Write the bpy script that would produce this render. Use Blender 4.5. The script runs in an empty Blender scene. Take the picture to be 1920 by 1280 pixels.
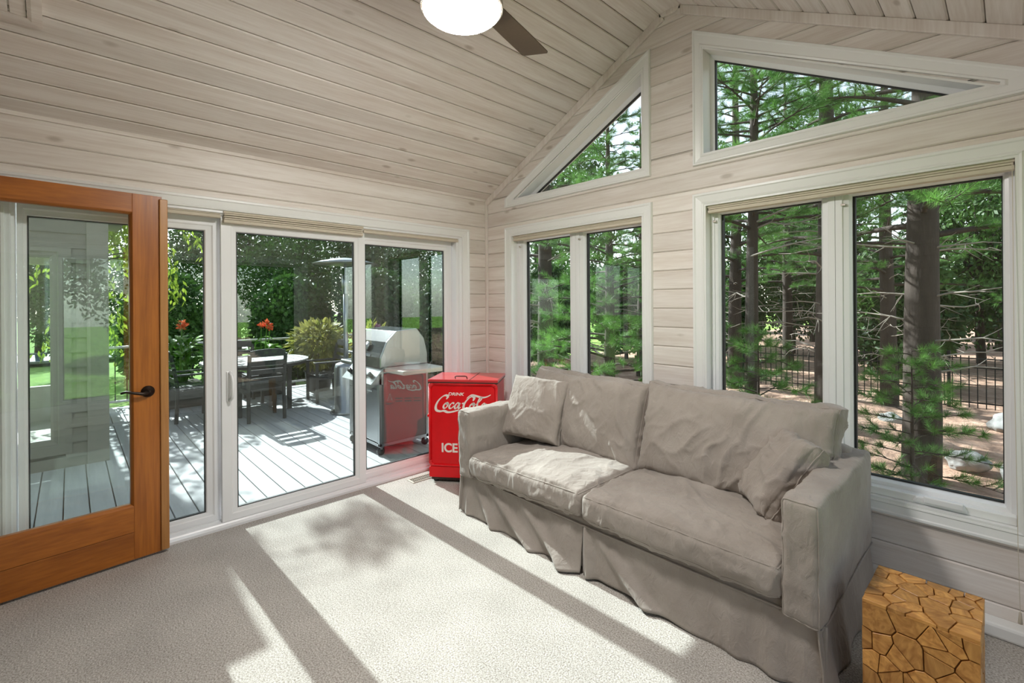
import bpy, bmesh, math, random
import numpy as np
from mathutils import Vector, Matrix, Euler

random.seed(7); rng = np.random.default_rng(7)
scene = bpy.context.scene
COL = scene.collection

# ------------------------------------------------------------------ camera, sky, sun, exposure
cam_d = bpy.data.cameras.new('camera'); cam = bpy.data.objects.new('camera', cam_d); COL.objects.link(cam)
cam_d.sensor_fit = 'HORIZONTAL'; cam_d.sensor_width = 36.0
cam_d.lens = 880.7 / 1920 * 36.0
cam_d.shift_y = -(640 - 566.7) / 1920
cam_d.clip_start = 0.02; cam_d.clip_end = 300
_y, _r = math.radians(46.72), math.radians(-0.37)
_F = Vector((-math.sin(_y), math.cos(_y), 0)); _R = Vector((math.cos(_y), math.sin(_y), 0)); _U = Vector((0, 0, 1))
_R2 = math.cos(_r) * _R + math.sin(_r) * _U; _U2 = -math.sin(_r) * _R + math.cos(_r) * _U
M = Matrix((_R2, _U2, -_F)).transposed().to_4x4(); M.translation = Vector((3.528, -2.987, 1.464))
cam.matrix_world = M
scene.camera = cam

SUN_DIR = Vector((1.0, 0.022, -0.717)).normalized()
world = bpy.data.worlds.new('sky'); scene.world = world; world.use_nodes = True
wn = world.node_tree; wn.nodes.clear()
sky = wn.nodes.new('ShaderNodeTexSky'); sky.sky_type = 'NISHITA'; sky.sun_disc = False
sky.sun_elevation = math.radians(35.6); sky.sun_rotation = math.radians(270)
sky.air_density = 1.0; sky.dust_density = 0.6
wmix = wn.nodes.new('ShaderNodeMix'); wmix.data_type = 'RGBA'; wmix.inputs[0].default_value = 0.6
bw = wn.nodes.new('ShaderNodeRGBToBW')
bg = wn.nodes.new('ShaderNodeBackground'); bg.inputs[1].default_value = 0.27
wo = wn.nodes.new('ShaderNodeOutputWorld')
wn.links.new(sky.outputs[0], wmix.inputs[6]); wn.links.new(sky.outputs[0], bw.inputs[0]); wn.links.new(bw.outputs[0], wmix.inputs[7])
wn.links.new(wmix.outputs[2], bg.inputs[0]); wn.links.new(bg.outputs[0], wo.inputs[0])

sun_d = bpy.data.lights.new('sun_offscreen', 'SUN'); sun = bpy.data.objects.new('sun_offscreen', sun_d); COL.objects.link(sun)
sun_d.energy = 7.8; sun_d.angle = math.radians(0.6); sun_d.color = (0.95, 0.975, 1.0)
sun.rotation_euler = SUN_DIR.to_track_quat('-Z', 'Y').to_euler(); sun.location = (-20, 0, 15)

FAN_GLOW = 92.0
scene.view_settings.view_transform = 'Standard'; scene.view_settings.look = 'None'
scene.view_settings.gamma = 1.0; scene.view_settings.use_curve_mapping = False
scene.view_settings.exposure = 1.03
try:
    cy = scene.cycles
    cy.max_bounces = 7; cy.diffuse_bounces = 4; cy.glossy_bounces = 4; cy.transmission_bounces = 4
    cy.transparent_max_bounces = 12; cy.caustics_reflective = False; cy.caustics_refractive = False
    cy.sample_clamp_indirect = 6.0; cy.use_denoising = True
except Exception:
    pass

# ------------------------------------------------------------------ helpers
def link(o): COL.objects.link(o); return o

def tag(o, label=None, cat=None, group=None, kind=None):
    if label: o['label'] = label
    if cat: o['category'] = cat
    if group: o['group'] = group
    if kind: o['kind'] = kind
    return o

def thing(name, label, cat, loc=(0, 0, 0), rz=0.0, group=None, kind=None):
    o = bpy.data.objects.new(name, None); link(o); o.empty_display_size = 0.1
    o.location = loc; o.rotation_euler = (0, 0, rz)
    return tag(o, label, cat, group, kind)

def set_parent(o, parent, world=True):
    if parent is None: return
    o.parent = parent
    if world and parent.type == 'EMPTY':
        o.matrix_parent_inverse = (Matrix.Translation(parent.location) @ parent.rotation_euler.to_matrix().to_4x4()).inverted()

class MB:
    def __init__(s): s.v = []; s.f = []
    def add(s, vs, fs):
        n = len(s.v); s.v += [tuple(map(float, p)) for p in vs]; s.f += [tuple(i + n for i in f) for f in fs]; return s
    def box(s, x0, x1, y0, y1, z0, z1):
        return s.add([(x0,y0,z0),(x1,y0,z0),(x1,y1,z0),(x0,y1,z0),(x0,y0,z1),(x1,y0,z1),(x1,y1,z1),(x0,y1,z1)],
                     [(0,3,2,1),(4,5,6,7),(0,1,5,4),(1,2,6,5),(2,3,7,6),(3,0,4,7)])
    def beam(s, a, b, w, h, up=(0, 0, 1)):
        a, b = Vector(a), Vector(b); d = (b - a).normalized(); u = Vector(up)
        side = d.cross(u)
        if side.length < 1e-4: side = d.cross(Vector((1, 0, 0)))
        side.normalize(); u = side.cross(d).normalized()
        vs = []
        for p in (a, b):
            for sx, sz in ((-1,-1),(1,-1),(1,1),(-1,1)): vs.append(p + side * (w/2*sx) + u * (h/2*sz))
        return s.add(vs, [(0,1,2,3),(7,6,5,4),(0,4,5,1),(1,5,6,2),(2,6,7,3),(3,7,4,0)])
    def tube(s, pts, r, n=8, closed=False):
        P = [Vector(p) for p in pts]; m = len(P)
        rs = r if hasattr(r, '__len__') else [r] * m
        prev = None; vs = []
        for i, p in enumerate(P):
            if closed: d = P[(i+1) % m] - P[i-1]
            else: d = P[min(i+1, m-1)] - P[max(i-1, 0)]
            d.normalize()
            if prev is None:
                u = d.cross(Vector((0, 0, 1)))
                if u.length < 1e-3: u = d.cross(Vector((1, 0, 0)))
            else: u = prev - d * prev.dot(d)
            u.normalize(); prev = u; w = d.cross(u)
            for k in range(n):
                a = 2*math.pi*k/n; vs.append(p + (u*math.cos(a) + w*math.sin(a)) * rs[i])
        fs = []
        for i in range(m if closed else m-1):
            j = (i+1) % m
            for k in range(n): fs.append((i*n+k, i*n+(k+1)%n, j*n+(k+1)%n, j*n+k))
        if not closed: fs += [tuple(range(n))[::-1], tuple(range((m-1)*n, m*n))]
        return s.add(vs, fs)
    def lathe(s, prof, n=24, c=(0, 0, 0)):
        vs = []; m = len(prof)
        for r, z in prof:
            for k in range(n):
                a = 2*math.pi*k/n; vs.append((c[0]+r*math.cos(a), c[1]+r*math.sin(a), c[2]+z))
        fs = [(i*n+k, i*n+(k+1)%n, (i+1)*n+(k+1)%n, (i+1)*n+k) for i in range(m-1) for k in range(n)]
        fs += [tuple(range(n))[::-1], tuple(range((m-1)*n, m*n))]
        return s.add(vs, fs)
    def prism(s, poly, mp, d0, d1):
        n = len(poly); vs = [mp(u, z, d0) for u, z in poly] + [mp(u, z, d1) for u, z in poly]
        return s.add(vs, [tuple(range(n)), tuple(range(n, 2*n))[::-1]] + [(i, i+n, (i+1)%n+n, (i+1)%n) for i in range(n)])
    def plank(s, z0, z1, xl0, xl1, xr0, xr1, mp, cb=True, ct=True, c=0.0065, th=0.018):
        g = 0.0008
        if cb: z0 += g
        if ct: z1 -= g
        pr = [(z0, th), (z0, c if cb else 0), (z0+(c if cb else 0), 0), (z1-(c if ct else 0), 0), (z1, c if ct else 0), (z1, th)]
        L = lambda a, b, z: a + (b-a)*((z-z0)/max(z1-z0, 1e-6))
        vs = [mp(L(xl0, xl1, z), z, d) for z, d in pr] + [mp(L(xr0, xr1, z), z, d) for z, d in pr]
        n = 6
        return s.add(vs, [tuple(range(n)), tuple(range(n, 2*n))[::-1]] + [(i, i+n, (i+1)%n+n, (i+1)%n) for i in range(n)])
    def ringside(s, O, I, i, prof, mp, back):
        j = (i+1) % len(O); pr = [(0, back)] + prof + [(1, back)]
        vs = []
        for a in (i, j):
            for t, d in pr: vs.append(mp(O[a][0]+(I[a][0]-O[a][0])*t, O[a][1]+(I[a][1]-O[a][1])*t, d))
        n = len(pr)
        return s.add(vs, [tuple(range(n)), tuple(range(n, 2*n))[::-1]] + [(k, k+n, (k+1)%n+n, (k+1)%n) for k in range(n)])
    def ring(s, O, I, prof, mp, back):
        for i in range(len(O)): s.ringside(O, I, i, prof, mp, back)
        return s
    def mesh(s, name, fix=True):
        me = bpy.data.meshes.new(name); me.from_pydata(s.v, [], s.f)
        if fix:
            bm = bmesh.new(); bm.from_mesh(me); bmesh.ops.recalc_face_normals(bm, faces=bm.faces); bm.to_mesh(me); bm.free()
        return me
    def build(s, name, mat, parent=None, smooth=False, bevel=0.0, world=True, seg=2, fix=True):
        me = s.mesh(name, fix); me.materials.append(mat)
        if smooth: me.polygons.foreach_set('use_smooth', [True]*len(me.polygons))
        o = bpy.data.objects.new(name, me); link(o); set_parent(o, parent, world)
        if bevel > 0:
            b = o.modifiers.new('bevel', 'BEVEL'); b.width = bevel; b.segments = seg; b.limit_method = 'ANGLE'; b.angle_limit = math.radians(40)
            b.harden_normals = False
        return o

def np_mesh(name, V, Fs, mat, parent=None, smooth=False, world=True):
    V = np.asarray(V, np.float32).reshape(-1, 3); Fs = np.asarray(Fs, np.int32); k = Fs.shape[1]
    me = bpy.data.meshes.new(name); me.vertices.add(len(V)); me.vertices.foreach_set('co', V.ravel())
    me.loops.add(Fs.size); me.loops.foreach_set('vertex_index', Fs.ravel())
    me.polygons.add(len(Fs)); me.polygons.foreach_set('loop_start', np.arange(0, Fs.size, k, dtype=np.int32))
    try: me.polygons.foreach_set('loop_total', np.full(len(Fs), k, np.int32))
    except Exception: pass
    if smooth: me.polygons.foreach_set('use_smooth', np.ones(len(Fs), bool))
    me.update(calc_edges=True); me.materials.append(mat)
    o = bpy.data.objects.new(name, me); link(o); set_parent(o, parent, world); return o

def copy_tree(o, parent=None):
    c = o.copy(); link(c)
    if parent is not None: c.parent = parent
    for ch in list(o.children): copy_tree(ch, c)
    return c

# numpy value noise -----------------------------------------------------------
def _h(i, j, k, seed):
    n = (i*374761393 + j*668265263 + k*2147483647 + seed*1274126177) & 0xffffffff
    n = ((n ^ (n >> 13)) * 1274126177) & 0xffffffff
    return ((n ^ (n >> 16)) & 0xffff) / 65535.0*2 - 1
def vnoise(P, scale=1.0, seed=0):
    P = np.asarray(P, float)*scale; I = np.floor(P).astype(np.int64); f = P - I; f = f*f*(3-2*f); r = 0
    for a in (0, 1):
        for b in (0, 1):
            for c in (0, 1):
                w = (f[:, 0] if a else 1-f[:, 0])*(f[:, 1] if b else 1-f[:, 1])*(f[:, 2] if c else 1-f[:, 2])
                r = r + w*_h(I[:, 0]+a, I[:, 1]+b, I[:, 2]+c, seed)
    return r

def gnoise(P, scale=1.0, seed=0):
    P = np.asarray(P, float)*scale; I = np.floor(P).astype(np.int64); t = P - I; f = t*t*t*(t*(t*6-15)+10); r = 0
    for a in (0, 1):
        for b in (0, 1):
            for c in (0, 1):
                i, j, k = I[:, 0]+a, I[:, 1]+b, I[:, 2]+c
                g = _h(i, j, k, seed)*(t[:, 0]-a)+_h(i, j, k, seed+101)*(t[:, 1]-b)+_h(i, j, k, seed+202)*(t[:, 2]-c)
                w = (f[:, 0] if a else 1-f[:, 0])*(f[:, 1] if b else 1-f[:, 1])*(f[:, 2] if c else 1-f[:, 2]); r = r+w*g
    return np.clip(r*1.7, -1, 1)

# ------------------------------------------------------------------ materials
def nmat(name):
    m = bpy.data.materials.new(name); m.use_nodes = True; nt = m.node_tree
    return m, nt, nt.nodes['Principled BSDF'], nt.nodes, nt.links
def mk(name, col, rough=0.5, metal=0.0, noise=None, bump=None, spec=None, coat=0.0, emis=None):
    """noise=(scale, amount, (sx,sy,sz)); bump=(scale, strength, (sx,sy,sz))"""
    m, nt, b, N, L = nmat(name)
    b.inputs['Base Color'].default_value = (*col, 1); b.inputs['Roughness'].default_value = rough; b.inputs['Metallic'].default_value = metal
    if spec is not None: b.inputs['Specular IOR Level'].default_value = spec
    if coat: b.inputs['Coat Weight'].default_value = coat; b.inputs['Coat Roughness'].default_value = 0.12
    if emis: b.inputs['Emission Color'].default_value = (*emis[0], 1); b.inputs['Emission Strength'].default_value = emis[1]
    tc = N.new('ShaderNodeTexCoord')
    if noise:
        mpn = N.new('ShaderNodeMapping'); mpn.inputs['Scale'].default_value = noise[2]; L.new(tc.outputs['Object'], mpn.inputs[0])
        nz = N.new('ShaderNodeTexNoise'); nz.inputs['Scale'].default_value = noise[0]; nz.inputs['Detail'].default_value = 4; L.new(mpn.outputs[0], nz.inputs[0])
        mx = N.new('ShaderNodeMix'); mx.data_type = 'RGBA'
        a = noise[1]; mx.inputs[6].default_value = (*[c*(1-a) for c in col], 1); mx.inputs[7].default_value = (*[min(1, c*(1+a)) for c in col], 1)
        L.new(nz.outputs[0], mx.inputs[0]); L.new(mx.outputs[2], b.inputs['Base Color'])
    if bump:
        mpb = N.new('ShaderNodeMapping'); mpb.inputs['Scale'].default_value = bump[2]; L.new(tc.outputs['Object'], mpb.inputs[0])
        nb = N.new('ShaderNodeTexNoise'); nb.inputs['Scale'].default_value = bump[0]; nb.inputs['Detail'].default_value = 3; L.new(mpb.outputs[0], nb.inputs[0])
        bp = N.new('ShaderNodeBump'); bp.inputs['Strength'].default_value = bump[1]; bp.inputs['Distance'].default_value = 0.01
        L.new(nb.outputs[0], bp.inputs['Height']); L.new(bp.outputs[0], b.inputs['Normal'])
    return m

def ramp(N, stops):
    r = N.new('ShaderNodeValToRGB'); el = r.color_ramp.elements
    while len(el) < len(stops): el.new(0.5)
    for e, (p, c) in zip(el, stops): e.position = p; e.color = (*c, 1)
    return r

def wood(name, light, dark, knot, axis, grain=1.0, rough=0.45, knots=True, vary=0.07, strength=0.5, per_piece=0.0):
    """planks: grain along `axis`; every plank shifts its own grain through Object Info random"""
    m, nt, b, N, L = nmat(name)
    tc = N.new('ShaderNodeTexCoord'); oi = N.new('ShaderNodeObjectInfo')
    off = N.new('ShaderNodeVectorMath'); off.operation = 'SCALE'; off.inputs[0].default_value = (17.3, 23.1, 11.7); L.new(oi.outputs['Random'], off.inputs['Scale'])
    ad = N.new('ShaderNodeVectorMath'); ad.operation = 'ADD'; L.new(tc.outputs['Object'], ad.inputs[0]); L.new(off.outputs[0], ad.inputs[1])
    sc = [1.0, 1.0, 1.0]; sc[axis] = 0.06
    mp = N.new('ShaderNodeMapping'); mp.inputs['Scale'].default_value = sc; L.new(ad.outputs[0], mp.inputs[0])
    nz = N.new('ShaderNodeTexNoise'); nz.inputs['Scale'].default_value = 14*grain; nz.inputs['Detail'].default_value = 6; nz.inputs['Roughness'].default_value = 0.62; nz.inputs['Distortion'].default_value = 0.6
    L.new(mp.outputs[0], nz.inputs[0])
    nf = N.new('ShaderNodeTexNoise'); nf.inputs['Scale'].default_value = 90*grain; nf.inputs['Detail'].default_value = 3; L.new(mp.outputs[0], nf.inputs[0])
    mxn = N.new('ShaderNodeMath'); mxn.operation = 'MULTIPLY_ADD'; mxn.inputs[1].default_value = 0.35; L.new(nf.outputs[0], mxn.inputs[0])
    m2 = N.new('ShaderNodeMath'); m2.operation = 'MULTIPLY'; m2.inputs[1].default_value = 0.75; L.new(nz.outputs[0], m2.inputs[0]); L.new(m2.outputs[0], mxn.inputs[2])
    cr = ramp(N, [(0.52-strength*0.30, dark), (0.53+strength*0.26, light)]); L.new(mxn.outputs[0], cr.inputs[0])
    out = cr.outputs[0]
    if knots:
        s2 = [1.0, 1.0, 1.0]; s2[axis] = 0.42
        mk2 = N.new('ShaderNodeMapping'); mk2.inputs['Scale'].default_value = s2; L.new(ad.outputs[0], mk2.inputs[0])
        wn_ = N.new('ShaderNodeTexNoise'); wn_.inputs['Scale'].default_value = 9; L.new(mk2.outputs[0], wn_.inputs[0])
        wv = N.new('ShaderNodeVectorMath'); wv.operation = 'MULTIPLY_ADD'; wv.inputs[1].default_value = (0.02, 0.02, 0.02); L.new(wn_.outputs[1], wv.inputs[0]); L.new(mk2.outputs[0], wv.inputs[2])
        vo = N.new('ShaderNodeTexVoronoi'); vo.inputs['Scale'].default_value = 7.0; L.new(wv.outputs[0], vo.inputs[0])
        sep = N.new('ShaderNodeSeparateColor'); L.new(vo.outputs['Color'], sep.inputs[0])
        th = N.new('ShaderNodeMath'); th.operation = 'GREATER_THAN'; th.inputs[1].default_value = 0.4; L.new(sep.outputs[0], th.inputs[0])
        rs = N.new('ShaderNodeMapRange'); rs.inputs[1].default_value = 0.06; rs.inputs[2].default_value = 0.14; rs.inputs[3].default_value = 0.7; rs.inputs[4].default_value = 0.0
        L.new(vo.outputs['Distance'], rs.inputs[0])
        mu = N.new('ShaderNodeMath'); mu.operation = 'MULTIPLY'; L.new(rs.outputs[0], mu.inputs[0]); L.new(th.outputs[0], mu.inputs[1])
        mm = N.new('ShaderNodeMix'); mm.data_type = 'RGBA'; L.new(mu.outputs[0], mm.inputs[0]); L.new(out, mm.inputs[6]); mm.inputs[7].default_value = (*knot, 1); out = mm.outputs[2]
    hs = N.new('ShaderNodeHueSaturation'); L.new(out, hs.inputs['Color'])
    vr = N.new('ShaderNodeMapRange'); vr.inputs[3].default_value = 1-vary; vr.inputs[4].default_value = 1+vary; L.new(oi.outputs['Random'], vr.inputs[0]); L.new(vr.outputs[0], hs.inputs['Value'])
    L.new(hs.outputs[0], b.inputs['Base Color'])
    b.inputs['Roughness'].default_value = rough
    bp = N.new('ShaderNodeBump'); bp.inputs['Strength'].default_value = 0.12; bp.inputs['Distance'].default_value = 0.004; L.new(mxn.outputs[0], bp.inputs['Height']); L.new(bp.outputs[0], b.inputs['Normal'])
    return m

def glass_mat(name, tint, r0):
    m, nt, b, N, L = nmat(name); N.remove(b); out = N['Material Output']
    tr = N.new('ShaderNodeBsdfTransparent'); tr.inputs[0].default_value = (*tint, 1)
    gl = N.new('ShaderNodeBsdfGlossy'); gl.inputs['Roughness'].default_value = 0.0; gl.inputs[0].default_value = (0.93, 1.0, 0.97, 1)
    lw = N.new('ShaderNodeLayerWeight'); lw.inputs[0].default_value = 0.5
    p = N.new('ShaderNodeMath'); p.operation = 'POWER'; p.inputs[1].default_value = 5; L.new(lw.outputs['Facing'], p.inputs[0])
    q = N.new('ShaderNodeMath'); q.operation = 'MULTIPLY_ADD'; q.inputs[1].default_value = 1-r0; q.inputs[2].default_value = r0; L.new(p.outputs[0], q.inputs[0])
    mx = N.new('ShaderNodeMixShader'); L.new(q.outputs[0], mx.inputs[0]); L.new(tr.outputs[0], mx.inputs[1]); L.new(gl.outputs[0], mx.inputs[2]); L.new(mx.outputs[0], out.inputs[0])
    return m

def leaf_mat(name, c1, c2, trans=0.35, scale=3.0, rough=0.5):
    m, nt, b, N, L = nmat(name); out = N['Material Output']
    tc = N.new('ShaderNodeTexCoord'); nz = N.new('ShaderNodeTexNoise'); nz.inputs['Scale'].default_value = scale; nz.inputs['Detail'].default_value = 3
    L.new(tc.outputs['Object'], nz.inputs[0])
    cr = ramp(N, [(0.32, c1), (0.68, c2)]); L.new(nz.outputs[0], cr.inputs[0])
    L.new(cr.outputs[0], b.inputs['Base Color']); b.inputs['Roughness'].default_value = rough; b.inputs['Specular IOR Level'].default_value = 0.35
    tl = N.new('ShaderNodeBsdfTranslucent'); L.new(cr.outputs[0], tl.inputs[0])
    mx = N.new('ShaderNodeMixShader'); mx.inputs[0].default_value = trans; L.new(b.outputs[0], mx.inputs[1]); L.new(tl.outputs[0], mx.inputs[2]); L.new(mx.outputs[0], out.inputs[0])
    return m

PL, PD, PK = (0.80, 0.745, 0.70), (0.64, 0.56, 0.50), (0.40, 0.33, 0.27)
W_Y = wood('whitewashed_pine_y', PL, PD, PK, 1)
W_X = wood('whitewashed_pine_x', PL, PD, PK, 0)
W_B = wood('brown_stained_boards', (0.34, 0.275, 0.225), (0.24, 0.19, 0.15), (0.1, 0.07, 0.05), 0)
W_C = wood('whitewashed_pine_ceiling', PL, PD, PK, 1)
W_T = wood('whitewashed_pine_trim', PL, PD, PK, 2, knots=False)
GROOVE = mk('pine_sheathing', (0.42, 0.33, 0.25), 0.9)
WHITE = mk('white_paint', (0.80, 0.80, 0.785), 0.35, noise=(6, 0.02, (1, 1, 1)))
VINYL = mk('white_vinyl', (0.80, 0.805, 0.81), 0.3, noise=(5, 0.02, (1, 1, 1)))
GASKET = mk('glazing_gasket', (0.02, 0.022, 0.022), 0.6)
GLASS = glass_mat('window_glass', (0.955, 0.98, 0.965), 0.036)
GLASS_S = glass_mat('slider_glass', (0.715, 0.755, 0.74), 0.075)
GLASS_D = glass_mat('door_glass', (0.96, 0.985, 0.975), 0.022)
ORANGE = wood('stained_fir', (0.43, 0.138, 0.018), (0.23, 0.064, 0.009), (0.1, 0.03, 0.01), 2, grain=0.9, rough=0.32, knots=False, vary=0.05)
ORANGE_H = wood('stained_fir_rail', (0.43, 0.138, 0.018), (0.23, 0.064, 0.009), (0.1, 0.03, 0.01), 1, grain=0.9, rough=0.32, knots=False, vary=0.05)
ORANGE_L = wood('stained_fir_edge', (0.46, 0.22, 0.07), (0.34, 0.14, 0.035), (0.1, 0.03, 0.01), 2, grain=0.9, rough=0.35, knots=False, vary=0.03)
BRONZE = mk('oil_rubbed_bronze', (0.035, 0.025, 0.02), 0.35, 0.8)
SHADE = mk('beige_shade_fabric', (0.60, 0.535, 0.43), 0.8, noise=(40, 0.06, (1, 1, 1)))
BLADE = mk('fan_blade_bronze', (0.105, 0.075, 0.045), 0.42, 0.35, noise=(60, 0.1, (1, 1, 1)))
NICKEL = mk('brushed_nickel', (0.55, 0.5, 0.44), 0.3, 0.9)
DOME = mk('lamp_opal_glass', (0.9, 0.88, 0.82), 0.3, emis=((1.0, 0.975, 0.94), FAN_GLOW))
RED = mk('red_enamel', (0.68, 0.005, 0.009), 0.36, noise=(9, 0.18, (1, 1, 1)), bump=(14, 0.06, (1, 1, 1)), coat=0.05, spec=0.25)
RED_D = mk('red_enamel_border', (0.68, 0.005, 0.009), 0.36, noise=(16, 0.3, (1, 1, 1)), coat=0.1, spec=0.4)
LETTER = mk('cream_lettering', (0.80, 0.72, 0.66), 0.4)
DARK = mk('dark_rubber', (0.015, 0.014, 0.014), 0.7)
RUST = mk('worn_dark_metal', (0.06, 0.035, 0.03), 0.5, 0.5, noise=(30, 0.5, (1, 1, 1)))
STEEL = mk('stainless_steel', (0.42, 0.44, 0.45), 0.30, 1.0, bump=(30, 0.02, (1, 8, 1)))
STEEL_D = mk('dark_enamel_hood', (0.03, 0.035, 0.038), 0.22, 0.4)
SHELFM = mk('cream_shelf', (0.62, 0.60, 0.52), 0.45)
CHAIRM = wood('weathered_dark_wood', (0.06, 0.058, 0.054), (0.03, 0.03, 0.028), (0.03, 0.03, 0.03), 2, rough=0.6, knots=False)
TABLEM = wood('weathered_grey_table', (0.42, 0.41, 0.39), (0.30, 0.29, 0.27), (0.2, 0.2, 0.2), 0, rough=0.6, knots=False)
DECKM = wood('grey_composite_deck', (0.56, 0.565, 0.57), (0.45, 0.46, 0.465), (0.3, 0.3, 0.3), 0, rough=0.65, knots=False, vary=0.06)
SIDING = mk('taupe_siding', (0.25, 0.232, 0.20), 0.65, noise=(8, 0.06, (1, 1, 1)), bump=(50, 0.08, (1, 0.1, 1)))
TAUPE = mk('taupe_trim', (0.29, 0.27, 0.235), 0.6, noise=(7, 0.05, (1, 1, 1)))
RAILM = mk('rail_metal', (0.55, 0.55, 0.55), 0.35, 0.3)
IRON = mk('black_iron', (0.012, 0.014, 0.015), 0.45, 0.4)
POTM = mk('dark_planter', (0.05, 0.05, 0.045), 0.6, noise=(20, 0.3, (1, 1, 1)))
SOIL = mk('soil', (0.04, 0.03, 0.02), 0.95, noise=(30, 0.4, (1, 1, 1)))
ROCKM = mk('grey_granite', (0.24, 0.24, 0.23), 0.85, noise=(9, 0.5, (1, 1, 1)), bump=(18, 0.6, (1, 1, 1)))
BARK = mk('pine_bark', (0.042, 0.030, 0.022), 0.9, noise=(14, 0.55, (1, 1, 0.22)), bump=(22, 1.0, (1, 1, 0.25)))
TWIG = mk('dead_twig', (0.26, 0.23, 0.19), 0.8)
NEEDLE = leaf_mat('pine_needles', (0.04, 0.13, 0.024), (0.15, 0.33, 0.06), 0.32, 2.2)
NEEDLE_B = NEEDLE
LEAF = leaf_mat('green_leaves', (0.016, 0.05, 0.012), (0.075, 0.16, 0.03), 0.28, 1.2)
LEAF_D = LEAF
LEAF_Y = leaf_mat('lime_leaves', (0.22, 0.34, 0.03), (0.42, 0.52, 0.07), 0.5, 3.0)
LEAF_C = leaf_mat('coleus_leaves', (0.16, 0.20, 0.03), (0.55, 0.50, 0.14), 0.35, 6.0)
LEAF_K = leaf_mat('canna_leaves', (0.10, 0.26, 0.03), (0.26, 0.48, 0.06), 0.45, 4.0, 0.3)
PETAL = leaf_mat('orange_petals', (0.75, 0.08, 0.03), (0.90, 0.20, 0.08), 0.3, 9.0)
PETAL_P = leaf_mat('purple_petals', (0.35, 0.10, 0.28), (0.55, 0.25, 0.45), 0.3, 9.0)
WATER = mk('pool_water', (0.03, 0.20, 0.32), 0.08, bump=(4, 0.2, (1, 1, 1)))
GRILLSIDE = mk('grey_green_panel', (0.13, 0.145, 0.14), 0.45)
GRILLE = mk('vent_grille_metal', (0.42, 0.37, 0.30), 0.45, 0.5)
PLASTER = mk('hall_plaster', (0.78, 0.74, 0.68), 0.8)

def make_carpet():
    m, nt, b, N, L = nmat('beige_carpet')
    tc = N.new('ShaderNodeTexCoord')
    n1 = N.new('ShaderNodeTexNoise'); n1.inputs['Scale'].default_value = 150; n1.inputs['Detail'].default_value = 3; L.new(tc.outputs['Object'], n1.inputs[0])
    n2 = N.new('ShaderNodeTexNoise'); n2.inputs['Scale'].default_value = 3.5; n2.inputs['Detail'].default_value = 4; L.new(tc.outputs['Object'], n2.inputs[0])
    c1 = ramp(N, [(0.30, (0.23, 0.198, 0.165)), (0.70, (0.60, 0.565, 0.52))]); L.new(n1.outputs[0], c1.inputs[0])
    mr = N.new('ShaderNodeMapRange'); mr.inputs[1].default_value = 0.3; mr.inputs[2].default_value = 0.7; mr.inputs[3].default_value = 0.90; mr.inputs[4].default_value = 1.07; L.new(n2.outputs[0], mr.inputs[0])
    hs = N.new('ShaderNodeHueSaturation'); L.new(c1.outputs[0], hs.inputs['Color']); L.new(mr.outputs[0], hs.inputs['Value'])
    L.new(hs.outputs[0], b.inputs['Base Color']); b.inputs['Roughness'].default_value = 0.95; b.inputs['Specular IOR Level'].default_value = 0.1
    b.inputs['Sheen Weight'].default_value = 0.15
    nb = N.new('ShaderNodeTexNoise'); nb.inputs['Scale'].default_value = 170; nb.inputs['Detail'].default_value = 2; L.new(tc.outputs['Object'], nb.inputs[0])
    bp = N.new('ShaderNodeBump'); bp.inputs['Strength'].default_value = 0.55; bp.inputs['Distance'].default_value = 0.008; L.new(nb.outputs[0], bp.inputs['Height']); L.new(bp.outputs[0], b.inputs['Normal'])
    return m
CARPET = make_carpet()

def make_fabric():
    m, nt, b, N, L = nmat('grey_linen')
    tc = N.new('ShaderNodeTexCoord')
    n1 = N.new('ShaderNodeTexNoise'); n1.inputs['Scale'].default_value = 5; n1.inputs['Detail'].default_value = 5; L.new(tc.outputs['Object'], n1.inputs[0])
    c1 = ramp(N, [(0.3, (0.285, 0.245, 0.212)), (0.7, (0.37, 0.325, 0.287))]); L.new(n1.outputs[0], c1.inputs[0]); L.new(c1.outputs[0], b.inputs['Base Color'])
    b.inputs['Roughness'].default_value = 0.85; b.inputs['Specular IOR Level'].default_value = 0.2; b.inputs['Sheen Weight'].default_value = 0.2
    mp = N.new('ShaderNodeMapping'); mp.inputs['Scale'].default_value = (1, 1, 0.5); L.new(tc.outputs['Object'], mp.inputs[0])
    n2 = N.new('ShaderNodeTexNoise'); n2.inputs['Scale'].default_value = 26; n2.inputs['Detail'].default_value = 4; n2.inputs['Distortion'].default_value = 1.0; L.new(mp.outputs[0], n2.inputs[0])
    n3 = N.new('ShaderNodeTexNoise'); n3.inputs['Scale'].default_value = 420; L.new(tc.outputs['Object'], n3.inputs[0])
    ma = N.new('ShaderNodeMath'); ma.operation = 'MULTIPLY_ADD'; ma.inputs[1].default_value = 0.12; L.new(n3.outputs[0], ma.inputs[0]); L.new(n2.outputs[0], ma.inputs[2])
    bp = N.new('ShaderNodeBump'); bp.inputs['Strength'].default_value = 0.55; bp.inputs['Distance'].default_value = 0.014; L.new(ma.outputs[0], bp.inputs['Height']); L.new(bp.outputs[0], b.inputs['Normal'])
    return m
FABRIC = make_fabric()

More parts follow.
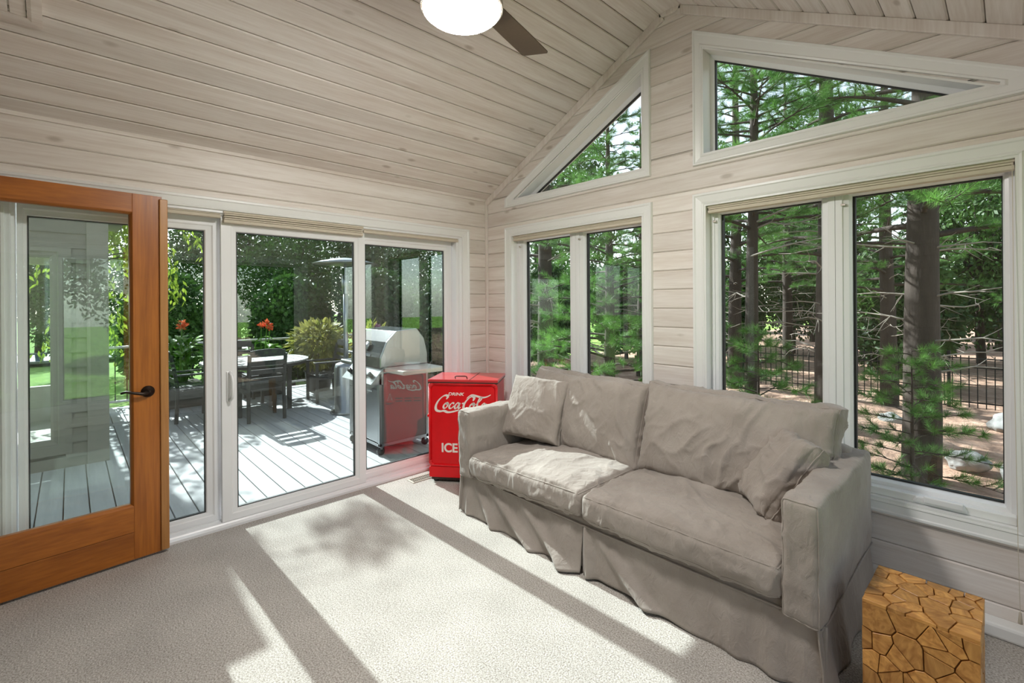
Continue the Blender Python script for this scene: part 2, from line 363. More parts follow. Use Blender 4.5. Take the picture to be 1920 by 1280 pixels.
def make_teak():
    m, nt, b, N, L = nmat('teak_offcut')
    tc = N.new('ShaderNodeTexCoord'); oi = N.new('ShaderNodeObjectInfo')
    rot = N.new('ShaderNodeVectorRotate'); rot.rotation_type = 'AXIS_ANGLE'; rot.inputs['Axis'].default_value = (0.6, 0.5, 0.62)
    an = N.new('ShaderNodeMath'); an.operation = 'MULTIPLY'; an.inputs[1].default_value = 40; L.new(oi.outputs['Random'], an.inputs[0]); L.new(an.outputs[0], rot.inputs['Angle']); L.new(tc.outputs['Object'], rot.inputs[0])
    mp = N.new('ShaderNodeMapping'); mp.inputs['Scale'].default_value = (1, 0.15, 1); L.new(rot.outputs[0], mp.inputs[0])
    nz = N.new('ShaderNodeTexNoise'); nz.inputs['Scale'].default_value = 40; nz.inputs['Detail'].default_value = 5; nz.inputs['Distortion'].default_value = 1.2; L.new(mp.outputs[0], nz.inputs[0])
    cr = ramp(N, [(0.3, (0.34, 0.135, 0.026)), (0.7, (0.68, 0.34, 0.09))]); L.new(nz.outputs[0], cr.inputs[0])
    hs = N.new('ShaderNodeHueSaturation'); vr = N.new('ShaderNodeMapRange'); vr.inputs[3].default_value = 0.75; vr.inputs[4].default_value = 1.15; L.new(oi.outputs['Random'], vr.inputs[0]); L.new(vr.outputs[0], hs.inputs['Value'])
    L.new(cr.outputs[0], hs.inputs['Color']); L.new(hs.outputs[0], b.inputs['Base Color']); b.inputs['Roughness'].default_value = 0.4
    return m
TEAK = make_teak()

def ground_mat(name, cols, scale, bump):
    m, nt, b, N, L = nmat(name); tc = N.new('ShaderNodeTexCoord')
    n1 = N.new('ShaderNodeTexNoise'); n1.inputs['Scale'].default_value = scale; n1.inputs['Detail'].default_value = 8; n1.inputs['Roughness'].default_value = 0.7; L.new(tc.outputs['Object'], n1.inputs[0])
    cr = ramp(N, [(0.3, cols[0]), (0.5, cols[1]), (0.7, cols[2])]); L.new(n1.outputs[0], cr.inputs[0]); L.new(cr.outputs[0], b.inputs['Base Color']); b.inputs['Roughness'].default_value = 0.95
    nb = N.new('ShaderNodeTexNoise'); nb.inputs['Scale'].default_value = scale*8; nb.inputs['Detail'].default_value = 5; L.new(tc.outputs['Object'], nb.inputs[0])
    bp = N.new('ShaderNodeBump'); bp.inputs['Strength'].default_value = bump; bp.inputs['Distance'].default_value = 0.05; L.new(nb.outputs[0], bp.inputs['Height']); L.new(bp.outputs[0], b.inputs['Normal'])
    return m
DUFF = ground_mat('pine_needle_litter', ((0.17, 0.10, 0.065), (0.36, 0.225, 0.155), (0.56, 0.40, 0.30)), 2.5, 0.6)
GRASS = ground_mat('lawn_grass', ((0.12, 0.26, 0.03), (0.22, 0.40, 0.05), (0.32, 0.50, 0.09)), 1.2, 0.6)

# ------------------------------------------------------------------ room shell
WID, LEN, EAVE, SLOPE = 3.9, 3.5, 2.46, 0.524
XF0, XF1, ZF = 1.88, 2.02, 2.46 + 0.524*1.88
ROW = 0.13
gable = lambda u, z, d: (u, d, z)
leftw = lambda u, z, d: (-d, u, z)
rightw = lambda u, z, d: (WID + d, u, z)
backw = lambda u, z, d: (u, -LEN - d, z)

floor = MB().box(-0.02, WID+0.02, -LEN-0.02, 0.02, -0.12, 0.0).build('floor', CARPET)
tag(floor, 'beige cut-pile carpet covering the whole sunroom', 'floor', kind='structure')

def wall(name, label, mp, mat, u0, u1, openings, roof=False, zmax=EAVE, tri=()):
    """openings: (u0,u1,z0,z1); tri: list of functions z->(a,b) or None, with z breakpoints"""
    w = thing(name, label, 'wall', mp((u0+u1)/2, 0, 0.06), kind='structure')
    levels = [2.455 - ROW*k for k in range(19)]; levels = sorted([z for z in levels if z > 0.0] + [2.455 + ROW*k for k in range(1, 9)])
    levels = [0.0] + levels
    ztop = ZF if roof else zmax
    rows = [(a, min(b, ztop)) for a, b in zip(levels, levels[1:]) if a < ztop - 0.01]
    bz = [z for o in openings for z in o[2:]] + [z for t in tri for z in t[1]] + ([EAVE] if roof else [])
    def span(z):
        if roof and z > EAVE:
            dx = (z-EAVE)/SLOPE; return u0+dx, u1-dx
        return u0, u1
    def intervals(a, b):
        m = (a+b)/2; sp = (span(a), span(b)); cur = [[sp[0][0], sp[1][0], sp[0][1], sp[1][1]]]
        holes = [((o[0], o[1]), (o[0], o[1])) for o in openings if o[2] < m < o[3]]
        for fn, brk in tri:
            if brk[0] < m < brk[1]: holes.append((fn(a), fn(b)))
        holes.sort(key=lambda h: h[0][0]); out = []
        l0, l1 = cur[0][0], cur[0][1]
        for h0, h1 in holes:
            out.append((l0, l1, h0[0], h1[0])); l0, l1 = h0[1], h1[1]
        out.append((l0, l1, cur[0][2], cur[0][3]))
        return [o for o in out if max(o[2]-o[0], o[3]-o[1]) > 0.004]
    back = MB()
    for a, b in rows:
        cuts = sorted(set([a, b] + [z for z in bz if a+0.004 < z < b-0.004]))
        subs = list(zip(cuts, cuts[1:])); cells = [(s, intervals(*s)) for s in subs]
        if len(subs) == 1:
            for iv in cells[0][1]:
                MB().plank(a, b, iv[0], iv[1], iv[2], iv[3], mp).build('plank', mat, w)
        else:
            mb = MB()
            for (s0, s1), ivs in cells:
                for iv in ivs: mb.plank(s0, s1, iv[0], iv[1], iv[2], iv[3], mp, cb=(s0 == a), ct=(s1 == b))
            mb.build('plank', mat, w)
        for (s0, s1), ivs in cells:
            for iv in ivs: back.prism([(iv[0], s0), (iv[2], s0), (iv[3], s1), (iv[1], s1)], mp, 0.0165, 0.15)
    back.build('sheathing', GROOVE, w)
    return w

SL_Y0, SL_Y1, SL_Z = -3.23, -0.31, 2.076
wall_l = wall('wall_left', 'whitewashed pine plank wall above the sliding glass door', leftw, W_Y, -LEN, 0.0, [(SL_Y0, SL_Y1, -0.01, SL_Z)])
TL0, TL1, TLZ, TLA = 0.40, 1.735, 2.405, 3.105
triL = (lambda z: (TL0+(z-TLZ)*(TL1-TL0)/(TLA-TLZ), TL1), (TLZ, TLA))
triR = (lambda z: (WID-TL1, WID-TL0-(z-TLZ)*(TL1-TL0)/(TLA-TLZ)), (TLZ, TLA))
W1 = (0.35, 1.735, 0.458, 2.087); W2 = (2.175, 3.555, 0.458, 2.087)
wall_g = wall('wall_gable', 'whitewashed pine plank gable wall behind the sofa with four windows', gable, W_X, 0.0, WID, [W1, W2], roof=True, tri=[triL, triR])
wall_r = wall('wall_right', 'whitewashed pine plank wall facing the sliding glass door, with a wide window', rightw, W_Y, -LEN, 0.0, [(-3.15, -0.35, 0.25, SL_Z)])
wall_b = wall('wall_back', 'brown stained board wall on the house side with an open doorway', backw, W_B, 0.0, WID, [(0.16, 1.08, -0.01, 2.12)], roof=True)

# ceiling: two slopes and a flat ridge strip
def slope_map(left):
    n = math.hypot(1, SLOPE); cx_, sz_ = 1/n, SLOPE/n
    def f(u, s, d):
        x = s*cx_ - d*sz_; z = EAVE + s*sz_ + d*cx_
        return ((x if left else WID - x), u, z)
    return f
ceil = thing('ceiling', 'vaulted ceiling of whitewashed tongue-and-groove pine boards', 'ceiling', (1.95, -1.75, 2.46), kind='structure')
SMAX = XF0*math.hypot(1, SLOPE)
edges = [0.0] + [0.101 + 0.134*k for k in range(40) if 0.101+0.134*k < SMAX-0.03] + [SMAX]
for left in (True, False):
    mp = slope_map(left)
    for a, b in zip(edges, edges[1:]):
        MB().plank(a+0.0014, b-0.0014, -LEN, -LEN, 0.0, 0.0, mp, c=0.006).build('plank', W_C, ceil)
    MB().prism([(-LEN-0.3, -0.30), (0.35, -0.30), (0.35, SMAX+0.03), (-LEN-0.3, SMAX+0.03)], mp, 0.0175, 0.12).build('roof_deck', GROOVE, ceil)
MB().box(XF0-0.005, XF1+0.005, -LEN, 0, ZF-0.002, ZF+0.1).build('ridge_board', W_C, ceil, bevel=0.003)

# wood trims -------------------------------------------------------------
t1 = thing('trim_1', 'whitewashed wood strip up the room corner and along the gable rakes', 'trim', (0.02, -0.02, 0), kind='structure')
MB().box(0.0, 0.024, -0.024, 0.0, 0.0, 2.47).build('corner_strip', W_T, t1, bevel=0.004)
def rake(p0, p1, w=0.055, th=0.02):
    (x0, z0), (x1, z1) = p0, p1; L = math.hypot(x1-x0, z1-z0); n = ((z1-z0)/L, -(x1-x0)/L)
    if n[1] > 0: n = (-n[0], -n[1])
    return MB().prism([(x0, z0), (x1, z1), (x1+n[0]*w, z1+n[1]*w), (x0+n[0]*w, z0+n[1]*w)], gable, -th, 0.0)
rake((0.0, EAVE), (XF0, ZF)).build('rake_strip', W_T, t1, bevel=0.004)
rake((WID, EAVE), (XF1, ZF)).build('rake_strip', W_T, t1, bevel=0.004)
rake((XF0-0.01, ZF), (XF1+0.01, ZF), 0.03).build('rake_strip', W_T, t1, bevel=0.004)
t2 = thing('trim_2', 'thin whitewashed wood strip where the ceiling meets the door wall', 'trim', (0.0, -1.75, 2.44), kind='structure')
MB().box(0.0, 0.014, -LEN, 0.0, 2.445, 2.47).build('cove_strip', W_Y, t2, bevel=0.003)
bb = MB().box(0.0, WID, -0.085, 0.0, 0.0, 0.062).build('baseboard_gable', WHITE, bevel=0.012); tag(bb, 'low white baseboard along the gable wall', 'baseboard', kind='structure')
bb = MB().box(0.0, 0.018, -0.225, -0.085, 0.0, 0.062).build('baseboard_left', WHITE, bevel=0.006); tag(bb, 'short white baseboard between sliding door and room corner', 'baseboard', kind='structure')

# windows ----------------------------------------------------------------
CAS = [(0.0, -0.010), (0.06, -0.022), (0.22, -0.022), (0.30, -0.017), (0.80, -0.013), (0.88, -0.017), (1.0, -0.015)]
def rect(a, b, c, d): return [(a, c), (b, c), (b, d), (a, d)]
def inset(r, e): return rect(r[0]+e, r[1]-e, r[2]+e, r[3]-e)
def casement(name, label, mp, O, panes, crank=True):
    a, b, c, d = O
    w = thing(name, label, 'window', mp((a+b)/2, c, 0.05), kind='structure')
    out = rect(a-0.075, b+0.07, c-0.065, d+0.075); inn = rect(a, b, c, d)
    for i in range(4): MB().ringside(out, inn, i, CAS, mp, 0.003).build('casing', WHITE, w)
    deep = rect(a+0.012, b-0.012, c+0.012, d-0.012)
    for i in range(4): MB().ringside(inn, deep, i, [(0.0, -0.012), (1.0, -0.012)], mp, 0.15).build('jamb', WHITE, w)
    MB().prism(rect(a+0.012, b-0.012, c+0.012, c+0.05), mp, 0.02, 0.15).build('sill', WHITE, w, bevel=0.004)
    n = len(panes)
    for k, (p0, p1) in enumerate(panes):
        s0 = a+0.012 if k == 0 else (panes[k-1][1]+p0)/2+0.001
        s1 = b-0.012 if k == n-1 else (p1+panes[k+1][0])/2-0.001
        so = rect(s0, s1, c+0.02, d-0.014); si = rect(p0, p1, c+0.075, 2.026 if d > 1.9 else d-0.07)
        mb = MB().ring(so, si, [(0.0, 0.062), (0.45, 0.062), (0.5, 0.07), (0.85, 0.075), (1.0, 0.095)], mp, 0.15)
        s = mb.build('sash', VINYL, w)
        gi = [(si[0][0]+0.012, si[0][1]+0.008), (si[1][0]-0.004, si[1][1]+0.008), (si[2][0]-0.004, si[2][1]-0.006), (si[3][0]+0.012, si[3][1]-0.006)]
        MB().ring(si, gi, [(0.0, 0.112), (1.0, 0.112)], mp, 0.136).build('gasket', GASKET, s)
        MB().prism(si, mp, 0.122, 0.127).build('pane', GLASS, s)
        if crank:
            for zz in (1.98,):
                MB().prism(rect((s0+p0)/2-0.008, (s0+p0)/2+0.012, zz-0.006, zz+0.006), mp, 0.054, 0.07).build('screw_cap', GASKET if False else NICKEL, s, bevel=0.002)
            cx = p0 + 0.62*(p1-p0)
            base = MB().prism([(cx-0.10, c+0.02), (cx+0.10, c+0.02), (cx+0.085, c+0.052), (cx-0.085, c+0.052)], mp, 0.008, 0.062).build('crank_cover', VINYL, s, bevel=0.008)
            MB().prism(rect(cx-0.055, cx+0.085, c+0.03, c+0.062), mp, -0.006, 0.02).build('crank_handle', VINYL, s, bevel=0.006)
            if k == 0: MB().prism(rect(p1+0.012, p1+0.03, c+0.30, c+0.40), mp, 0.04, 0.075).build('sash_lock', VINYL, s, bevel=0.004)
    return w
casement('window_1', 'white double casement window beside the room corner and red cooler', gable, W1, [(0.445, 0.98), (1.14, 1.66)])
casement('window_2', 'white double casement window behind the sofa end with the teak side table', gable, W2, [(2.237, 2.80), (2.942, 3.505)])
casement('window_5', 'wide white three-pane window opposite the sliding glass door', rightw, (-3.15, -0.35, 0.25, SL_Z), [(-3.05, -2.20), (-2.08, -1.40), (-1.28, -0.45)], crank=False)

def offset_tri(pts, e):
    P = [Vector((p[0], p[1])) for p in pts]; n = len(P); res = []
    c = sum(P, Vector((0, 0)))/n
    lines = []
    for i in range(n):
        a, b = P[i], P[(i+1) % n]; d = (b-a).normalized(); nn = Vector((-d.y, d.x))
        if nn.dot(c-a) < 0: nn = -nn
        lines.append((a+nn*e, d))
    for i in range(n):
        a, d = lines[i-1]; b, f = lines[i]; den = d.x*f.y-d.y*f.x; t = ((b.x-a.x)*f.y-(b.y-a.y)*f.x)/den
        p = a+d*t; res.append((p.x, p.y))
    return res
def triwin(name, label, mirror):
    X = (lambda x: WID-x) if mirror else (lambda x: x)
    inn = [(X(TL0), TLZ), (X(TL1), TLZ), (X(TL1), TLA), (X(TL0), TLZ+0.012)]
    out = [(X(0.277), 2.345), (X(1.795), 2.345), (X(1.795), 3.24), (X(0.277), 2.43)]
    w = thing(name, label, 'window', (X(1.2), 0.05, TLZ), kind='structure')
    for i in range(4): MB().ringside(out, inn, i, CAS, gable, 0.003).build('casing', WHITE, w)
    tri = [(X(TL0+0.005), TLZ), (X(TL1), TLZ), (X(TL1), TLA)]
    deep = offset_tri(tri, 0.010)
    for i in range(3): MB().ringside(tri, deep, i, [(0.0, -0.012), (1.0, -0.012)], gable, 0.15).build('jamb', WHITE, w)
    gi = offset_tri(deep, 0.024); s = MB().ring(deep, gi, [(0.0, 0.09), (1.0, 0.105)], gable, 0.15).build('sash', VINYL, w)
    MB().ring(gi, offset_tri(gi, 0.006), [(0.0, 0.112), (1.0, 0.112)], gable, 0.134).build('gasket', GASKET, s)
    MB().prism(gi, gable, 0.12, 0.125).build('pane', GLASS, s)
triwin('window_3', 'white triangular gable window over the casement beside the room corner', False)
triwin('window_4', 'white triangular gable window over the casement nearest the teak side table', True)

# sliding door -----------------------------------------------------------
sd = thing('door_1', 'white three-panel sliding glass door onto the deck', 'door', (-0.05, -1.77, 0), kind='structure')
out = [(-3.315, 0.0), (-0.225, 0.0), (-0.225, 2.153), (-3.315, 2.153)]; inn = [(SL_Y0, 0.0), (SL_Y1, 0.0), (SL_Y1, SL_Z), (SL_Y0, SL_Z)]
for i in (1, 2, 3): MB().ringside(out, inn, i, CAS, leftw, 0.003).build('casing', WHITE, sd)
fo, fi = [(SL_Y0, 0.0), (SL_Y1, 0.0), (SL_Y1, SL_Z), (SL_Y0, SL_Z)], [(SL_Y0+0.035, 0.028), (SL_Y1-0.05, 0.028), (SL_Y1-0.05, SL_Z-0.03), (SL_Y0+0.035, SL_Z-0.03)]
for i in range(4): MB().ringside(fo, fi, i, [(0.0, -0.018 if i == 0 else -0.004), (0.55, -0.018 if i == 0 else -0.004), (0.7, 0.012), (1.0, 0.018)], leftw, 0.16).build('frame', VINYL, sd)
MB().prism(rect(SL_Y0+0.035, SL_Y1-0.05, 0.02, 0.034), leftw, 0.072, 0.08).build('track', VINYL, sd)
def sl_panel(y0, y1, g0, g1, d, handle=False):
    so = rect(y0, y1, 0.03, SL_Z-0.032); si = rect(g0, g1, 0.098, 1.948)
    p = MB().ring(so, si, [(0.0, d-0.018), (0.6, d-0.018), (0.68, d-0.012), (0.95, d-0.010), (1.0, d-0.002)], leftw, d+0.022).build('door_panel', VINYL, sd)
    MB().ring(si, inset((g0, g1, 0.098, 1.948), 0.006), [(0.0, d-0.001), (1.0, d-0.001)], leftw, d+0.02).build('gasket', GASKET, p)
    MB().prism(si, leftw, d+0.004, d+0.009).build('pane', GLASS_S, p)
    if handle:
        yy = y0+0.045
        MB().prism([(yy-0.020, 0.82), (yy+0.016, 0.82), (yy+0.016, 1.02), (yy-0.020, 1.02)], leftw, d-0.026, d-0.017).build('handle_plate', VINYL, p, bevel=0.006)
        pts = [(-(d-0.024), yy, 0.83), (-(d-0.062), yy+0.004, 0.845), (-(d-0.076), yy+0.006, 0.88), (-(d-0.076), yy+0.006, 0.96), (-(d-0.062), yy+0.004, 0.995), (-(d-0.024), yy, 1.01)]
        MB().tube(pts, 0.010, 10).build('handle', VINYL, p, smooth=True)
    return p
sl_panel(-3.19, -2.225, -3.152, -2.342, 0.105)
sl_panel(-2.262, -1.262, -2.170, -1.345, 0.045, handle=True)
sl_panel(-1.30, -0.365, -1.222, -0.442, 0.105)

# pleated shades -----------------------------------------------------------
def shade(label, mp, u0, u1, z1, rail, stack, d0):
    t = thing('pleated_shade', label, 'window shade', mp((u0+u1)/2, z1-rail-stack-0.02, d0+0.02))
    MB().prism(rect(u0, u1, z1-rail, z1), mp, d0, d0+0.045).build('headrail', SHADE, t, bevel=0.004)
    n = max(1, int(stack/0.011)); z = z1-rail
    for k in range(n):
        h = stack/n; zc = z-h*k
        MB().prism(rect(u0+0.006, u1-0.006, zc-h*0.80, zc-h*0.08), mp, d0+0.003+0.004*(k % 2), d0+0.04).build('pleat', SHADE, t, bevel=0.002)
    MB().prism(rect(u0+0.003, u1-0.003, z-stack-0.02, z-stack+0.001), mp, d0, d0+0.042).build('bottom_rail', SHADE, t, bevel=0.004)
    return t
shade('drawn-up beige pleated shade over the sliding door panel nearest the orange door', leftw, SL_Y0+0.01, -2.262, 2.074, 0.014, 0.012, 0.006)
shade('thick folded beige pleated shade over the handle panel of the sliding door', leftw, -2.255, -1.285, 2.074, 0.014, 0.042, -0.012)
shade('drawn-up beige pleated shade over the sliding door panel beside the red cooler', leftw, -1.28, SL_Y1-0.008, 2.074, 0.014, 0.012, 0.006)
shade('drawn-up beige pleated shade at the top of the casement near the corner', gable, 0.365, 1.725, 2.076, 0.013, 0.012, 0.004)
shade('drawn-up beige pleated shade at the top of the casement behind the sofa', gable, 2.19, 3.545, 2.076, 0.014, 0.014, 0.004)
cord = MB().tube([(3.535, -0.02, 2.05), (3.537, -0.03, 1.2), (3.545, -0.04, 0.40), (3.55, -0.05, 0.13)], 0.0012, 5).build('shade_cord', SHADE)
tag(cord, 'thin pale pull cord hanging beside the casement behind the sofa', 'cord')
tas = MB().lathe([(0.002, 0.05), (0.004, 0.045), (0.008, 0.0), (0.006, -0.002)], 10, (3.55, -0.05, 0.085)).build('cord_tassel', SHADE, smooth=True)
tag(tas, 'small pale tassel on the shade cord near the baseboard', 'tassel')

# orange hinged door (open, folded back near the slider) --------------------
def door2():
    A = Vector((0.066, -2.59, 0.0)); B = Vector((0.148, -3.475, 0.0)); dv = (B-A); Ln = dv.length; dv.normalize(); nv = Vector((-dv.y, dv.x, 0))
    if nv.x < 0: nv = -nv
    mp = lambda u, z, d: tuple(A + dv*u + nv*(-d) + Vector((0, 0, z)))
    w = thing('door_2', 'orange stained wood glass door standing open in front of the slider', 'door', tuple(A+dv*Ln/2), kind='structure')
    st = 0.138
    MB().prism(rect(0.0, st, 0.014, 2.10), mp, -0.022, 0.022).build('stile', ORANGE, w, bevel=0.002)
    MB().prism(rect(Ln-st, Ln, 0.014, 2.10), mp, -0.022, 0.022).build('stile', ORANGE, w, bevel=0.002)
    MB().prism(rect(st, Ln-st, 1.992, 2.10), mp, -0.022, 0.022).build('rail', ORANGE_H, w, bevel=0.002)
    MB().prism(rect(st, Ln-st, 0.170, 0.316), mp, -0.022, 0.022).build('rail', ORANGE_H, w, bevel=0.002)
    MB().prism(rect(st, Ln-st, 0.014, 0.168), mp, -0.022, 0.022).build('rail', ORANGE_H, w, bevel=0.002)
    O, I = rect(st-0.012, Ln-st+0.012, 0.304, 2.004), rect(st+0.012, Ln-st-0.012, 0.328, 1.98)
    for i in range(4): MB().ringside(O, I, i, [(0.5, -0.022), (0.75, -0.016), (1.0, -0.006)], mp, 0.02).build('glazing_bead', ORANGE if i % 2 else ORANGE_H, w)
    MB().prism(rect(st, Ln-st, 0.316, 1.992), mp, -0.003, 0.003).build('pane', GLASS_D, w)
    MB().prism(rect(-0.026, 0.014, 0.02, 2.085), mp, -0.036, -0.022).build('astragal', ORANGE_L, w, bevel=0.004)
    MB().prism(rect(-0.026, -0.001, 0.02, 2.085), mp, -0.022, 0.02).build('edge_strip', ORANGE_L, w, bevel=0.004)
    # lever
    c = A + dv*0.072 + Vector((0, 0, 0.962)); rose = MB(); rp = []
    for r, h in ((0.033, 0.022), (0.033, 0.028), (0.027, 0.036), (0.014, 0.040), (0.012, 0.062), (0.0, 0.064)): rp.append((r, h))
    vs = []; n = 20; side = Vector((0, 0, 1))
    for r, h in rp:
        for k in range(n):
            a = 2*math.pi*k/n; vs.append(c + nv*h + dv*(r*math.cos(a)) + side*(r*math.sin(a)))
    rose.add(vs, [(i*n+k, i*n+(k+1) % n, (i+1)*n+(k+1) % n, (i+1)*n+k) for i in range(len(rp)-1) for k in range(n)])
    h = rose.build('handle_rose', BRONZE, w, smooth=True)
    pts = [c+nv*0.055, c+nv*0.062+dv*0.03+side*-0.006, c+nv*0.06+dv*0.07+side*0.004, c+nv*0.055+dv*0.105+side*0.014, c+nv*0.052+dv*0.128+side*0.008]
    MB().tube(pts, [0.011, 0.010, 0.008, 0.007, 0.006], 10).build('lever', BRONZE, h, smooth=True)
    for zz in (0.25, 1.05, 1.85):
        e = A+dv*Ln; MB().tube([e+Vector((0, 0, zz-0.05)), e+Vector((0, 0, zz+0.05))], 0.008, 8).build('hinge', BRONZE, w)
door2()
hd = thing('door_3', 'open doorway frame leading into the house', 'door', (0.62, -LEN, 0), kind='structure')
for i in (1, 2, 3): MB().ringside(rect(0.09, 1.15, 0.0, 2.19), rect(0.17, 1.07, 0.0, 2.11), i, [(0.0, -0.02), (1.0, -0.02)], backw, 0.15).build('casing', WHITE, hd)
hall = thing('wall_hall', 'plain pale plaster hallway beyond the house doorway', 'hall', (0.6, -4.6, 0), kind='structure')
for b in ((-0.6, 2.4, -6.2, -6.1, 0, 2.5), (-0.7, -0.6, -6.2, -3.65, 0, 2.5), (2.4, 2.5, -6.2, -3.65, 0, 2.5), (-0.7, 2.5, -6.2, -3.65, 2.5, 2.6)):
    MB().box(*b).build('panel', PLASTER, hall)
MB().box(-0.7, 2.5, -6.2, -3.52, -0.12, 0.0).build('panel', CARPET, hall)

# ceiling hatch
def hatch():
    mp = slope_map(True); n = math.hypot(1, SLOPE)
    w = thing('ceiling_hatch', 'framed wooden access hatch in the sloped ceiling near the house wall', 'hatch', (0.8, -3.25, 2.75), kind='structure')
    O = [(-3.46, 0.51*n), (-3.07, 0.51*n), (-3.07, 1.15*n), (-3.46, 1.15*n)]; I = [(-3.40, 0.545*n), (-3.118, 0.545*n), (-3.118, 1.11*n), (-3.40, 1.11*n)]
    for i in range(4): MB().ringside(O, I, i, [(0.0, -0.016), (0.7, -0.018), (1.0, -0.014)], mp, -0.0005).build('frame', W_C, w)
    for k in range(5):
        a = -3.40+0.0564*k; MB().prism([(a+0.003, 0.545*n), (a+0.0534, 0.545*n), (a+0.0534, 1.11*n), (a+0.003, 1.11*n)], mp, -0.008, -0.0005).build('board', W_C, w, bevel=0.002)
hatch()

# floor register
reg = thing('floor_register', 'small metal floor vent in the carpet beside the red cooler', 'vent', (0.15, -0.86, 0))
O, I = [(0.10, -0.965), (0.20, -0.965), (0.20, -0.70), (0.10, -0.70)], [(0.112, -0.953), (0.188, -0.953), (0.188, -0.712), (0.112, -0.712)]
flat = lambda u, z, d: (u, z, -d)
MB().ring(O, I, [(0.0, -0.004), (1.0, -0.006)], flat, 0.003).build('frame', GRILLE, reg)
MB().box(0.112, 0.188, -0.953, -0.712, -0.004, 0.001).build('duct', DARK, reg)
for k in range(15): MB().box(0.112, 0.188, -0.950+k*0.0162, -0.950+k*0.0162+0.006, 0.001, 0.005).build('louver', GRILLE, reg)
MB().box(0.147, 0.153, -0.953, -0.712, 0.0012, 0.0055).build('bar', GRILLE, reg)
# ------------------------------------------------------------------ ceiling fan
fan = thing('ceiling_fan', 'bronze three-blade ceiling fan with a glowing opal dome light', 'ceiling fan', (1.95, -1.78, 2.60))
FC = (1.95, -1.78, 0)
MB().tube([(1.95, -1.78, 2.80), (1.95, -1.78, 3.42)], 0.013, 12).build('downrod', BRONZE, fan, smooth=True)
MB().lathe([(0.02, 3.34), (0.055, 3.36), (0.07, 3.42), (0.07, ZF-0.003)], 24, FC).build('canopy', BRONZE, fan, smooth=True)
MB().lathe([(0.05, 2.87), (0.10, 2.86), (0.12, 2.83), (0.12, 2.70), (0.165, 2.69), (0.172, 2.675), (0.172, 2.655), (0.165, 2.65)], 40, (1.95, -1.78, 0.045)).build('motor_housing', BLADE, fan, smooth=True)
dm = MB().lathe([(0.168, 2.668)] + [(0.166*math.cos(a), 2.655-0.058*math.sin(a)) for a in [math.radians(k) for k in range(0, 90, 15)]] + [(0.002, 2.597)], 36, (1.95, -1.78, 0.045)).build('light_dome', DOME, fan, smooth=True)
MB().lathe([(0.166, 2.672), (0.174, 2.672), (0.174, 2.652), (0.167, 2.652)], 48, (1.95, -1.78, 0.045)).build('dome_rim', NICKEL, fan, smooth=True)
for k in range(3):
    a = math.radians(106+120*k); d = Vector((math.cos(a), math.sin(a), 0)); s = Vector((-d.y, d.x, 0)); c = Vector((1.95, -1.78, 2.81))
    mb = MB(); n = 14; vs = []
    prof = [(0.10, 0.055), (0.16, 0.062), (0.24, 0.070), (0.45, 0.076), (0.655, 0.078), (0.668, 0.070)]
    for t, w in prof:
        for sg in (-1, 1):
            for dz in (-0.003, 0.003): vs.append(c + d*(t) + s*(w*sg) + Vector((0, 0, dz + sg*0.012)))
    fs = []
    for i in range(len(prof)-1):
        p, q = i*4, i*4+4
        fs += [(p, q, q+2, p+2), (p+1, p+3, q+3, q+1), (p, p+1, q+1, q), (p+2, q+2, q+3, p+3)]
    fs += [(0, 2, 3, 1), (len(vs)-4, len(vs)-3, len(vs)-1, len(vs)-2)]
    b = MB().add(vs, fs).build('blade', BLADE, fan, bevel=0.002)
    MB().beam(c+d*0.08, c+d*0.17, 0.05, 0.012).build('blade_bracket', BRONZE, b)

# ------------------------------------------------------------------ script lettering
def crom(P, n=10):
    P = [Vector((p[0], p[1])) for p in P]; P = [P[0]*2-P[1]] + P + [P[-1]*2-P[-2]]; out = []
    for i in range(1, len(P)-2):
        a, b, c, d = P[i-1:i+3]
        for k in range(n):
            t = k/n; out.append(0.5*((2*b)+(c-a)*t+(2*a-5*b+4*c-d)*t*t+(3*b-a-3*c+d)*t**3))
    out.append(P[-2]); return out
def ribbon(mb, P, wmin, wmax, mp, pen=math.radians(35), h=0.0012, taper=True):
    Q = crom(P); m = len(Q); vs = []
    for i, p in enumerate(Q):
        d = (Q[min(i+1, m-1)]-Q[max(i-1, 0)]).normalized(); nn = Vector((-d.y, d.x)); ang = math.atan2(d.y, d.x)
        w = wmin+(wmax-wmin)*abs(math.sin(ang-pen))
        if taper: w *= min(1.0, 0.35+min(i, m-1-i)/4.0)
        for sg in (-1, 1):
            q = p+nn*(w/2*sg); vs.append(mp(q.x, q.y, 0.0)); vs.append(mp(q.x, q.y, h))
    fs = []
    for i in range(m-1):
        a, b = i*4, i*4+4
        fs += [(a+1, a+3, b+3, b+1), (a, b, b+2, a+2), (a, a+1, b+1, b), (a+2, b+2, b+3, a+3)]
    mb.add(vs, fs)
def o_(x): return [(x+.75, .95), (x+.35, .85), (x+.12, .35), (x+.3, .02), (x+.65, .2), (x+.85, .7), (x+.65, .97), (x+.55, .75), (x+1.05, .8)]
def c_(x): return [(x+.78, .72), (x+.72, .95), (x+.4, .85), (x+.12, .35), (x+.3, .02), (x+.65, .15), (x+1.0, .55)]
def a_(x): return [(x+.8, .85), (x+.45, .95), (x+.12, .4), (x+.25, .03), (x+.55, .2), (x+.9, .95), (x+.78, .3), (x+.9, .02), (x+1.15, .3)]
